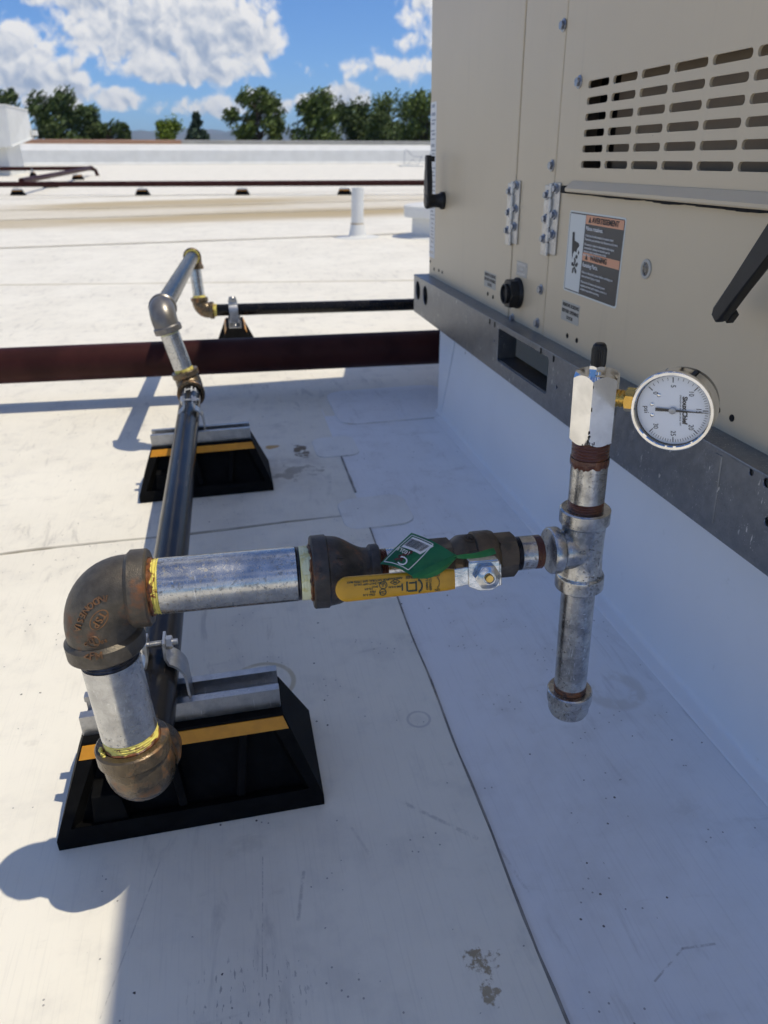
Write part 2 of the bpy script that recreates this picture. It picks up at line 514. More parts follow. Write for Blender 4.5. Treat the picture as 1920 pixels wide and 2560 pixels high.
MAT['whitepaint'] = simple('white_roof_coating', (.74, .74, .71), .6, 0, (.68, .68, .65), 3, .1, 60)

def green_tag():
    m, g, b, co = newmat('green_paper_tag')
    n = g.noise(co, 60, 4, .6)
    g.put(b.inputs['Base Color'], g.mix(g.ss(n, .4, .6), c4((.02, .20, .095)), c4((.035, .27, .12))))
    b.inputs['Roughness'].default_value = .28
    return m
MAT['tag'] = green_tag()
MAT['tagfold'] = simple('light_green_tag_back', (.07, .36, .12), .3, 0, (.04, .28, .09), 60)

def black_pipe_mat():
    m, g, b, co = newmat('black_iron_pipe')
    st = g.noise(g.scale(co, 220, 9, 220), 1.0, 4, .6)
    n = g.noise(co, 30, 5, .65)
    n2 = g.noise(co, 500, 3, .6)
    base = g.mix(g.ss(n, .35, .7), c4((.0045, .0045, .006)), c4((.010, .0095, .0095)))
    base = g.mix(g.m('MULTIPLY', g.ss(st, .62, .72), .5), base, c4((.16, .13, .10)))
    base = g.mix(g.m('MULTIPLY', g.ss(n, .66, .74), .55), base, c4((.12, .06, .035)))
    g.put(b.inputs['Base Color'], base)
    g.put(b.inputs['Roughness'], g.m('ADD', .13, g.m('MULTIPLY', st, .22)))
    b.inputs['Specular IOR Level'].default_value = .24
    bump(g, b, g.m('ADD', n2, st), .08, .0005)
    return m
MAT['blackpipe'] = black_pipe_mat()

def unit_paint():
    m, g, b, co = newmat('beige_baked_enamel')
    n = g.noise(co, 2.2, 4, .6); n2 = g.noise(co, 1400, 2, .5); sp = g.voro(co, 55)
    sp2 = g.noise(co, 18, 2)
    base = g.mix(g.ss(n, .3, .7), c4((.62, .51, .345)), c4((.655, .54, .365)))
    base = g.mix(g.m('MULTIPLY', g.m('LESS_THAN', sp, .03), g.m('GREATER_THAN', sp2, .6)), base, c4((.2, .17, .13)))
    g.put(b.inputs['Base Color'], base)
    b.inputs['Roughness'].default_value = .36
    b.inputs['Specular IOR Level'].default_value = .45
    dr = g.noise(g.scale(co, 1, 34, 2.5), 1.0, 4, .6)
    g.put(b.inputs['Base Color'], g.mix(g.m('MULTIPLY', g.ss(dr, .56, .78), .16), base, c4((.33, .27, .19))))
    bump(g, b, g.m('MULTIPLY_ADD', n2, .06, g.m('MULTIPLY', g.noise(co, 3.5, 2, .5), 9.0)), .10, .002)
    return m
MAT['beige'] = unit_paint()
MAT['baffle'] = simple('brown_beige_baffle', (.33, .26, .18), .5, 0, (.27, .21, .15), 5)

STROKES = ((.014, .438, .005, .396, .0022, .5), (-.019, .466, -.026, .356, .0008, .6), (.112, .495, .169, .439, .0030, .42), (-.106, .481, -.141, .351, .0009, .4), (.292, .309, .258, .291, .0012, .6), (.292, .309, .318, .307, .0016, .5), (.186, .425, .194, .381, .0022, .3), (.062, .474, .073, .441, .0022, .25))
def membrane(name='white_roof_membrane', c_a=(.85, .81, .705), c_b=(.785, .745, .645), dirt=1.0):
    m, g, b, co = newmat(name); g.dim = '2D'
    s3 = g.n('ShaderNodeSeparateXYZ'); g.put(s3.inputs[0], co)
    X, Y = s3.outputs[0], s3.outputs[1]
    n1 = g.noise(co, 3.2, 6, .62); n2 = g.noise(co, 17, 5, .65); n3 = g.noise(co, 90, 4, .7)
    base = g.mix(g.ss(n1, .3, .72), c4(c_a), c4(c_b))
    base = g.mix(g.m('MULTIPLY', g.ss(n2, .47, .76), .24 * dirt), base, c4((.50, .48, .45)))
    # scuffed grime in drifting strokes
    st = g.noise(g.vm('MULTIPLY', co, (38, 9, 1)), 1.0, 5, .65, .4)
    base = g.mix(g.m('MULTIPLY', g.m('MULTIPLY', g.ss(st, .55, .72), g.ss(n1, .42, .62)), .38 * dirt), base, c4((.34, .32, .30)))
    st2 = g.noise(g.vm('MULTIPLY', co, (7, 30, 1)), 1.0, 5, .6, .8)
    base = g.mix(g.m('MULTIPLY', g.m('MULTIPLY', g.ss(st2, .60, .72), g.ss(n2, .45, .6)), .20 * dirt), base, c4((.42, .39, .34)))
    # fine ribbed scrim texture streaks
    rib = g.noise(g.vm('MULTIPLY', co, (420, 14, 1)), 1.0, 2, .5)
    base = g.mix(g.m('MULTIPLY', g.ss(rib, .55, .75), .07), base, c4((.3, .29, .28)))
    # specks
    vs = g.voro(co, 26); vr = g.noise(co, 9, 3)
    base = g.mix(g.m('MULTIPLY', g.m('LESS_THAN', vs, g.m('MULTIPLY', n3, .055)), g.m('GREATER_THAN', vr, .60)), base, c4((.10, .09, .08)))
    vs2 = g.voro(co, 70)
    base = g.mix(g.m('MULTIPLY', g.m('MULTIPLY', g.m('LESS_THAN', vs2, .06), g.m('GREATER_THAN', n2, .60)), .6), base, c4((.12, .11, .11)))
    # scuff strokes beside the seam (black rubber marks)
    def ell(x, y, rx, ry):
        dx = g.m('DIVIDE', g.m('SUBTRACT', X, x), rx); dy = g.m('DIVIDE', g.m('SUBTRACT', Y, y), ry)
        return g.m('SUBTRACT', 1.0, g.m('ADD', g.m('MULTIPLY', dx, dx), g.m('MULTIPLY', dy, dy)))
    tick = g.noise(g.vm('MULTIPLY', co, (330, 90, 1)), 1.0, 3, .6)
    e = g.ss(ell(-.035, .345, .055, .04), 0, .8)
    base = g.mix(g.m('MULTIPLY', g.m('MULTIPLY', e, g.ss(tick, .62, .70)), .55), base, c4((.13, .12, .12)))
    # single scuff strokes
    for x0, y0, x1, y1, wd, k in STROKES:
        dx_, dy_ = x1 - x0, y1 - y0; L2 = dx_ * dx_ + dy_ * dy_
        px_ = g.m('SUBTRACT', X, x0); py_ = g.m('SUBTRACT', Y, y0)
        tt = g.m('MULTIPLY_ADD', px_, dx_ / L2, g.m('MULTIPLY', py_, dy_ / L2), clamp=True)
        ex = g.m('MULTIPLY_ADD', tt, -dx_, px_); ey = g.m('MULTIPLY_ADD', tt, -dy_, py_)
        dd = g.m('SQRT', g.m('MULTIPLY_ADD', ex, ex, g.m('MULTIPLY', ey, ey)))
        base = g.mix(g.m('MULTIPLY', g.m('MULTIPLY', g.ss(dd, wd, wd * .2), g.ss(n3, .38, .6)), k), base, c4((.33, .31, .29)))
    # brown spatters
    for x, y, rx, ry, cc, k, fq in ((.137, .332, .015, .014, (.27, .19, .085), .5, 95), (.136, .308, .009, .011, (.28, .2, .09), .45, 95), (.121, 1.44, .018, .05, (.13, .085, .04), .6, 40), (.09, 1.36, .09, .09, (.36, .31, .25), .35, 16), (.10, 1.33, .05, .04, (.28, .24, .18), .3, 30),
                           (.062, 1.48, .022, .013, (.55, .30, .05), .5, 40), (.02, 1.17, .22, .18, (.50, .46, .40), .2, 9), (.28, .45, .16, .16, (.52, .50, .47), .15, 11), (0, .40, .14, .12, (.54, .51, .48), .2, 12)):
        e = g.m('ADD', g.m('MULTIPLY', g.m('MAXIMUM', ell(x, y, rx, ry), -1.5), .6), g.m('MULTIPLY', g.m('SUBTRACT', g.noise(co, fq, 6, .62), .5), 3.0))
        base = g.mix(g.m('MULTIPLY', g.ss(e, .2, .62) if fq > 20 else g.ss(e, -.2, 1.6), k + (.3 if fq > 20 else .12)), base, c4(cc))
    # faint rings left by things that stood there
    for x, y, r_, wd, cc, k in ((-.005, .70, .036, .004, (.52, .45, .30), .75), (.387, .60, .026, .012, (.56, .53, .48), .5), (.157, .60, .012, .002, (.5, .48, .46), .6)):
        dx = g.m('SUBTRACT', X, x); dy = g.m('SUBTRACT', Y, y)
        d = g.m('SQRT', g.m('ADD', g.m('MULTIPLY', dx, dx), g.m('MULTIPLY', dy, dy)))
        rr = g.m('SUBTRACT', 1.0, g.m('DIVIDE', g.m('ABSOLUTE', g.m('SUBTRACT', d, r_)), wd))
        base = g.mix(g.m('MULTIPLY', g.m('MULTIPLY', g.ss(rr, 0, .6), g.ss(n2, .35, .5)), k), base, c4(cc))
    # dried ponds in the low valley of the roof
    pn = g.noise(g.vm('MULTIPLY', co, (.35, 1.3, 1)), 1.0, 5, .6)
    for x, y, rx, ry, k in ((-.2, 10.6, 2.6, .9, .8), (.8, 8.6, 2.6, .8, .9), (-2.4, 8.5, 1.9, .7, .55), (0, 9.5, 9, 2.2, .34), (2.6, 8.6, 1.6, .35, .5)):
        e = g.m('ADD', ell(x, y, rx, ry), g.m('MULTIPLY', g.m('SUBTRACT', pn, .5), 1.6))
        base = g.mix(g.m('MULTIPLY', g.ss(e, -.1, .9), k), base, c4((.46, .36, .20)))
    g.put(b.inputs['Base Color'], base)
    b.inputs['Roughness'].default_value = .62
    b.inputs['Specular IOR Level'].default_value = .22
    wav = g.noise(co, 5, 3, .5)
    bump(g, b, g.m('ADD', g.m('ADD', g.m('MULTIPLY', n3, .05), g.m('MULTIPLY', wav, 1.0)), g.m('MULTIPLY', n2, .25)), .25, .006)
    return m
MAT['membrane'] = membrane()
MAT['membrane_clean'] = membrane('clean_white_roof_membrane', (.845, .85, .855), (.79, .795, .80), .7)
MAT['membrane_mid'] = membrane('patch_roof_membrane', (.845, .835, .79), (.79, .775, .73), .8)
def curb_mat():
    m, g, b, co = newmat('white_curb_flashing')
    n1 = g.noise(co, 2.5, 5, .6); n2 = g.noise(co, 30, 5, .65)
    base = g.mix(g.ss(n1, .35, .7), c4((.88, .885, .89)), c4((.83, .835, .84)))
    base = g.mix(g.m('MULTIPLY', g.ss(n2, .62, .74), .25), base, c4((.45, .43, .4)))
    vs = g.voro(co, 9)
    base = g.mix(g.m('MULTIPLY', g.m('LESS_THAN', vs, .025), .8), base, c4((.15, .14, .14)))
    g.put(b.inputs['Base Color'], base)
    b.inputs['Roughness'].default_value = .52
    bump(g, b, g.noise(co, 7, 3, .5), .25, .006)
    return m
MAT['curb'] = curb_mat()
def clear_glass():
    m = bpy.data.materials.new('clear_lens'); m.use_nodes = True
    t = m.node_tree
    for x in list(t.nodes): t.nodes.remove(x)
    g = G(t)
    out = g.n('ShaderNodeOutputMaterial'); mx = g.n('ShaderNodeMixShader'); tr = g.n('ShaderNodeBsdfTransparent'); gl = g.n('ShaderNodeBsdfGlossy'); fr = g.n('ShaderNodeLayerWeight')
    gl.inputs['Roughness'].default_value = .03; fr.inputs[0].default_value = .5
    g.put(mx.inputs[0], g.m('MULTIPLY_ADD', g.m('POWER', fr.outputs['Facing'], 4.0), .5, .035)); t.links.new(tr.outputs[0], mx.inputs[1]); t.links.new(gl.outputs[0], mx.inputs[2]); t.links.new(mx.outputs[0], out.inputs[0])
    return m
MAT['lens'] = clear_glass()

# ------------------------------------------------------------------ setting: roof, terrain, hills
def roofz(x, y): return 0.0 if y <= 8.5 else (y - 8.5) / 19.5 * (.40 - .0135 * x)
def grid_mesh(xs, ys, fz):
    bm = bmesh.new()
    vs = [[bm.verts.new((x, y, fz(x, y))) for x in xs] for y in ys]
    for j in range(len(ys) - 1):
        for i in range(len(xs) - 1): bm.faces.new((vs[j][i], vs[j][i + 1], vs[j + 1][i + 1], vs[j + 1][i]))
    return bm
roof = mesh_obj('roof', grid_mesh([-34, -12, -6, -3, 0, 3, 6, 9.6], [-9, 0, 4, 8.3, 8.5, 12, 18, 24, 28.4], lambda x, y: roofz(x, y) - .004), MAT['membrane'], 0)
set_props(roof, kind='structure')
def child(name, bm, mat, parent, smooth=0, label=None):
    o = mesh_obj(name, bm, mat, smooth); o.parent = parent
    if label: o['label'] = label
    return o
def xs(y): return .1805 + .0125 * (y - .28)
bm = bmesh.new(); prism(bm, [(-34, -9)] + [(xs(-9), -9)] + [(xs(y) + .0009 * math.sin(y * 31), y) for y in [i * .06 - 1 for i in range(36)]] + [(xs(1.115), 1.115)] + [(.2 - .1 * i, 1.110 + .0035 * math.sin(i * 1.7) - .004 * i / 4) for i in range(1, 12)] + [(-34, 1.2)], -.0035, 0); child('membrane_sheet', bm, MAT['membrane'], roof)
bm = bmesh.new(); prism(bm, [(.12, -9), (9.6, -9), (9.6, 1.72), (.12, 1.72)], -.0037, -.0022); child('membrane_sheet', bm, MAT['membrane_clean'], roof)
bm = bmesh.new(); prism(bm, [(-34, 1.0), (xs(1.0), 1.0), (xs(1.9), 1.9), (.25, 3.80), (-1.1, 4.12), (-34, 11)][:5] + [(-9, 5.9), (-34, 6)], -.0036, -.0014); child('membrane_sheet', bm, MAT['membrane'], roof)
bm = bmesh.new(); prism(bm, [(.2, 1.66), (9.6, 1.66), (9.6, 2.0), (.913, 3.64), (.2, 3.81)], -.0036, -.0018); child('membrane_sheet', bm, MAT['membrane'], roof)
MAT['seam'] = simple('seam_grime', (.17, .16, .15), .7, 0, (.33, .31, .28), 30)
MAT['seam4'] = simple('tan_seam_grime', (.60, .54, .42), .7, 0, (.70, .65, .54), 3)
MAT['seam3'] = simple('faint_seam_grime', (.58, .57, .54), .7, 0, (.72, .71, .69), 25)
MAT['seam2'] = simple('pale_seam_grime', (.34, .31, .24), .7, 0, (.5, .47, .4), 20)
def strip(pts, w, z0, z1, jit=.0):
    bm = bmesh.new()
    L, Rr = [], []
    for i, p in enumerate(pts):
        a, b = pts[max(i - 1, 0)], pts[min(i + 1, len(pts) - 1)]
        d = V((b[0] - a[0], b[1] - a[1], 0)).normalized(); nrm = V((-d.y, d.x, 0))
        ww = w * (1 + rnd.uniform(-jit, jit))
        L.append((p[0] + nrm.x * ww / 2, p[1] + nrm.y * ww / 2)); Rr.append((p[0] - nrm.x * ww / 2, p[1] - nrm.y * ww / 2))
    for i in range(len(pts) - 1):
        q = [L[i], Rr[i], Rr[i + 1], L[i + 1]]
        prism(bm, q, z0, z1)
    return bm
child('seam_edge', strip([(xs(y) + .0012 + .0009 * math.sin(y * 31), y) for y in [i * .03 - .3 for i in range(48)]], .0022, -.003, .0003, .35), MAT['seam'], roof)
child('seam_edge', strip([(xs(y) + .002, y) for y in [1.21 + i * .03 for i in range(7)]], .0035, -.003, .0004, .5), MAT['seam'], roof)
child('seam_edge', strip([(.165 - .1 * i, 1.1145 + .0035 * math.sin(i * 1.7) - .004 * i / 4) for i in range(0, 9)], .005, -.003, .0002, .35), MAT['seam2'], roof)
child('seam_edge', strip([(.95 - .2 * i, 3.631 + .048 * i) for i in range(12)], .022, -.003, .0002, .3), MAT['seam4'], roof)
for yy, x0, x1 in ((6.0, -9, 9), (8.9, -9, 9), (10.2, -9, 9), (12.2, -9, 9)):
    bm = bmesh.new(); 
    for i in range(12):
        a, b = x0 + (x1 - x0) * i / 12, x0 + (x1 - x0) * (i + 1) / 12
        vs = [bm.verts.new((x, y, roofz(x, y) + .002)) for x, y in ((a, yy), (b, yy), (b, yy + .05), (a, yy + .05))]
        bm.faces.new(vs)
    child('seam_edge', bm, MAT['seam4'], roof)
def patch(pts, z=.0006, mat='membrane_clean'):
    bm = bmesh.new(); prism(bm, pts, -.003, z, bev=.0005); child('membrane_patch', bm, MAT[mat], roof, 30)
    q = pts + [pts[0], pts[1]]
    child('seam_edge', strip(q, .0016, -.003, z - .0006, .8), MAT['seam3'], roof)
patch([(x, y + .0 * x) for x, y in rrect(.30, .265, .045, 6, .375, 1.715)], .0010)
patch([(x, y) for x, y in rrect(.088, .115, .022, 5, .193, 1.45)], .0007, 'membrane_mid')
patch([(x, y + .03 * x) for x, y in rrect(.118, .118, .026, 5, .213, 1.115)], .0008, 'membrane_mid')
set_props(mesh_obj('terrain', grid_mesh([-9000, -1500, -300, 0, 300, 1500, 9000], [-300, 28.9, 100, 300, 1000, 3000, 9000], lambda x, y: -5.0), simple('dry_ground', (.24, .2, .13), .9, 0, (.12, .13, .06), .02)), kind='structure')

def hill(name, x0, x1, y, hs, seed):
    bm = bmesh.new(); nx = 90; rows = []
    for j, (dy, k) in enumerate(((-900, 0), (-500, .45), (-200, .82), (0, 1), (400, .8), (1400, 0))):
        row = []
        for i in range(nx + 1):
            t = i / nx; x = x0 + (x1 - x0) * t
            h = hs(t) * (1 + .10 * mnoise.noise((x * .004, seed, 0)) + .06 * mnoise.noise((x * .013, seed, 2)))
            row.append(bm.verts.new((x, y + dy, -20 + (h + 15) * k * (1 + .12 * mnoise.noise((x * .006, j * 3.1, seed))) if k else -20)))
        rows.append(row)
    for a, b in zip(rows, rows[1:]):
        for i in range(nx): bm.faces.new((a[i], a[i + 1], b[i + 1], b[i]))
    o = mesh_obj(name, bm, simple('scrub_hillside', (.07, .085, .06), .9, 0, (.13, .11, .085), .01), 60)
    set_props(o, kind='structure')
hill('hills', -2600, 2900, 6000, lambda t: 175 + 45 * math.sin(t * 17 + .6) * math.sin(t * 5 + 1) + 14 * math.sin(t * 41), 3.3)
hill('hills', -3400, 3600, 7600, lambda t: 190 + 60 * math.sin(t * 11 + 2.2) + 18 * math.sin(t * 33), 8.1)

# ------------------------------------------------------------------ parapet
def parapet():
    t = Thing('parapet_wall', (0, 28, .4), 'long white coated parapet wall along the far roof edge', 'wall')
    def run(pts_a, pts_b): pass
    def zb(x): return roofz(x, 28)
    prof_top = lambda x: 1.13 - .0155 * x
    xa, xb = -34.0, 9.6
    n = 40
    bm = bmesh.new(); rows = []
    for i in range(n + 1):
        x = xa + (xb - xa) * i / n
        b = zb(x); tp = prof_top(x)
        rows.append([bm.verts.new(q) for q in ((x, 27.86, b - .02), (x, 27.86, b + .02), (x, 27.97, b + .06), (x, 28.0, b + .41), (x, 29.15, tp - .10), (x, 29.2, tp - .10), (x, 29.2, -5))])
    for a, b in zip(rows, rows[1:]):
        for i in range(6): bm.faces.new((a[i], b[i], b[i + 1], a[i + 1]))
    t.part('wall_face', bm, MAT['whitepaint'])
    def cop(x0, x1, mat, lab):
        m = max(1, int((x1 - x0) / 3)); L = (x1 - x0) / m
        for i in range(m):
            a, b = x0 + i * L + .006, x0 + (i + 1) * L - .006
            bm = bmesh.new()
            f = [bm.verts.new((a, y, prof_top(a) + z)) for y, z in ((29.08, -.13), (29.3, -.13), (29.3, .02), (29.08, 0))]
            g_ = [bm.verts.new((b, y, prof_top(b) + z)) for y, z in ((29.08, -.13), (29.3, -.13), (29.3, .02), (29.08, 0))]
            bm.faces.new(f); bm.faces.new(g_)
            for k in range(4): bm.faces.new((f[k], f[(k + 1) % 4], g_[(k + 1) % 4], g_[k]))
            t.part('coping', bm, MAT[mat], label=lab if i == 0 else None, smooth=0)
    cop(-34, -.95, 'coping', 'brown metal coping'); cop(-.95, 9.6, 'copinggrey', 'grey metal coping')
    t2 = Thing('parapet_wall', (8.4, 18, .2), 'white parapet wall returning toward the camera behind the beige unit', 'wall')
    bm = bmesh.new()
    pr = [(8.3, -.3), (8.36, .42), (9.3, .62), (9.6, .62), (9.6, -5)]
    A = [bm.verts.new((x, 9, z + roofz(x, 9))) for x, z in pr]; B = [bm.verts.new((x, 27.8, z + .35)) for x, z in pr]
    bm.faces.new(A); bm.faces.new(B)
    for i in range(5): bm.faces.new((A[i], B[i], B[(i + 1) % 5], A[(i + 1) % 5]))
    t2.part('wall_face', bm, MAT['whitepaint'], smooth=0)
parapet()

# ------------------------------------------------------------------ trees beyond the roof
def leaf_mat(name, c, c2):
    m, g, b, co = newmat(name)
    n = g.noise(co, .9, 3, .6)
    oi = g.n('ShaderNodeObjectInfo')
    g.put(b.inputs['Base Color'], g.mix(g.ss(n, .3, .7), c4(c), c4(c2)))
    b.inputs['Roughness'].default_value = .6
    b.inputs['Specular IOR Level'].default_value = .25
    return m
MAT['leafdark'] = leaf_mat('dark_pine_foliage', (.055, .085, .025), (.10, .14, .038))
MAT['leafmid'] = leaf_mat('mid_green_foliage', (.075, .115, .024), (.14, .185, .04))
MAT['leafbright'] = leaf_mat('yellow_green_foliage', (.11, .165, .012), (.17, .22, .02))
MAT['leafblue'] = leaf_mat('blue_green_spruce_foliage', (.05, .08, .05), (.075, .115, .065))
MAT['bark'] = simple('grey_brown_bark', (.09, .065, .045), .9, 0, (.05, .038, .03), 3, .5, 20)
def tree(name, x, y, z_top, w, style, leaf, label, group, seed):
    r = random.Random(seed)
    base = -5.0; Hh = z_top - base
    t = Thing(name, (x, y, base), label, 'tree', group)
    bm = bmesh.new(); lean = r.uniform(-.3, .3)
    tp = [V((x + lean * k * k + .1 * math.sin(k * 5 + seed), y, base + Hh * .93 * k)) for k in [i / 7 for i in range(8)]]
    tube(bm, tp, [.26 * (1 - .85 * i / 7) * Hh / 10 for i in range(8)], 8)
    clumps = []
    nl = {'pine': 40, 'round': 44, 'cone': 80, 'tall': 40}[style]
    for i in range(nl):
        k = r.random()
        if style == 'cone':
            k = .55 + .45 * (i / nl); rad = w / 2 * (1.01 - k) / .7 * r.uniform(.3, 1.0)
        elif style == 'round':
            k = .45 + .52 * r.random(); rad = w / 2 * math.sqrt(max(0, 1 - ((k - .70) / .33) ** 2)) * r.uniform(.3, .95)
        elif style == 'tall':
            k = .40 + .58 * r.random(); rad = w / 2 * (1.12 - .75 * (k - .4) / .6) * r.uniform(.25, .95)
        else:
            k = .42 + .55 * (i + r.random()) / nl; rad = w / 2 * (.55 + .5 * math.sin(math.pi * min(1, (1 - k) / .5 * .8))) * r.uniform(.35, 1.0)
        a = r.uniform(0, 2 * math.pi)
        c = V((x + lean * k * k + rad * math.cos(a), y + rad * math.sin(a), base + Hh * k))
        root = V((x + lean * k * k, y, base + Hh * max(.2, k - .08)))
        tube(bm, [root, (root + c) / 2 + V((0, 0, .12)), c], [.07 * Hh / 10, .05 * Hh / 10, .02], 5)
        cr = w * {'pine': .17, 'round': .20, 'cone': .13, 'tall': .18}[style] * r.uniform(.7, 1.25)
        if style == 'cone': cr = w * (.025 + .12 * (1 - k))
        clumps.append((c, cr))
    t.part('trunk', bm, MAT['bark'], smooth=60)
    bm = bmesh.new()
    per = {'pine': 150, 'round': 150, 'cone': 90, 'tall': 150}[style]
    for c, cr in clumps:
        for _ in range(per):
            d = V((r.gauss(0, 1), r.gauss(0, 1), r.gauss(0, .7)))
            d = d.normalized() * cr * (r.random() ** .45)
            p = c + d
            s = r.uniform(.10, .21) * (w / 4.5) ** .5
            n1 = V((r.gauss(0, 1), r.gauss(0, 1), r.gauss(0, 1))).normalized()
            u = n1.orthogonal().normalized(); v_ = n1.cross(u)
            e = 1.0 if style == 'round' else 1.7
            vs = [bm.verts.new(p + u * s * e), bm.verts.new(p + v_ * s * .45), bm.verts.new(p - u * s * e), bm.verts.new(p - v_ * s * .45)]
            bm.faces.new(vs)
    t.part('crown', bm, MAT[leaf], smooth=0)
GP = 'trees beyond the parapet'
tree('pine_tree', -15.6, 71, 5.8, 4.2, 'tall', 'leafdark', 'dark pine tree cut off by the left edge behind the white hood', GP, 1)
tree('pine_tree', -11.9, 70, 5.5, 5.0, 'pine', 'leafdark', 'tall ragged dark pine just right of the white roof hood', GP, 2)
tree('pine_tree', -9.2, 72, 4.5, 2.5, 'tall', 'leafdark', 'narrow dark tree between the ragged pine and a low bush', GP, 3)
tree('pine_tree', -8.0, 71, 3.5, 3.0, 'pine', 'leafdark', 'low dark tree shoulder leaning against the narrow dark tree', GP, 13)
tree('pine_tree', -6.8, 72, 3.45, 1.7, 'tall', 'leafdark', 'small dark pointed bush tree left of the distant hill gap', GP, 4)
tree('round_tree', -3.1, 66, 3.4, 2.6, 'round', 'leafbright', 'small round bright yellow-green tree beyond the brown coping', GP, 5)
tree('spruce_tree', -1.15, 74, 4.1, 5.6, 'cone', 'leafblue', 'small pointed blue-green spruce right of the round tree', GP, 6)
tree('pine_tree', 4.1, 68, 5.5, 4.6, 'pine', 'leafmid', 'tall open-crowned pine standing alone left of the big tree clump', GP, 7)
tree('pine_tree', 8.7, 68, 5.2, 5.2, 'tall', 'leafmid', 'leftmost feathery tree of the clump beside the beige unit', GP, 8)
tree('pine_tree', 12.2, 72, 4.7, 5.4, 'round', 'leafdark', 'broad dark tree in the middle of the clump beside the unit', GP, 9)
tree('pine_tree', 15.6, 72, 5.2, 5.6, 'round', 'leafmid', 'rounded tree at the right of the clump beside the unit', GP, 10)
tree('pine_tree', 18.4, 69, 5.1, 5.4, 'round', 'leafmid', 'tree touching the edge of the beige unit at the far right', GP, 11)
tree('pine_tree', 14.2, 68, 3.9, 4.0, 'round', 'leafdark', 'low dark tree filling the front of the clump beside the unit', GP, 12)

# ------------------------------------------------------------------ roof curb under the unit
def curb():
    t = Thing('equipment_curb', (1.2, .2, 0), 'white membrane-wrapped curb carrying the beige rooftop unit', 'curb')
    bm = bmesh.new()
    x0, y1, y0, x1 = .466, 1.636, -.36, 1.9
    fil = .007
    prof = [(-fil - .014, -.0018), (-fil - .011, .0006)] + [(-fil + fil * math.sin(R(a)), fil - fil * math.cos(R(a)) + .0006) for a in range(0, 91, 15)] + [(.002, .2), (.002, .2215)]
    def ringpt(o, z):  # offset outward by -o
        return [(x1, y0 + o), (x0 + o + .012, y0 + o), (x0 + o, y0 + o + .012), (x0 + o, y1 - o - .012), (x0 + o + .004, y1 - o - .004), (x0 + o + .012, y1 - o), (x1, y1 - o)]
    rows = [[bm.verts.new((x, y, z)) for x, y in ringpt(o, z)] for o, z in prof]
    for a, b in zip(rows, rows[1:]):
        for i in range(6): bm.faces.new((a[i], a[i + 1], b[i + 1], b[i]))
    t.part('flashing', bm, MAT['curb'], smooth=50)
    bm = bmesh.new()
    pts = [(.4655, 1.50 + .035 * math.sin(k * 1.4) * (1 - k) + .095 * k ** 1.5, .20 - .195 * k) for k in [i / 10 for i in range(11)]]
    tube(bm, pts, .0016, 6)
    t.part('flashing_lap_edge', bm, MAT['curb'])
curb()

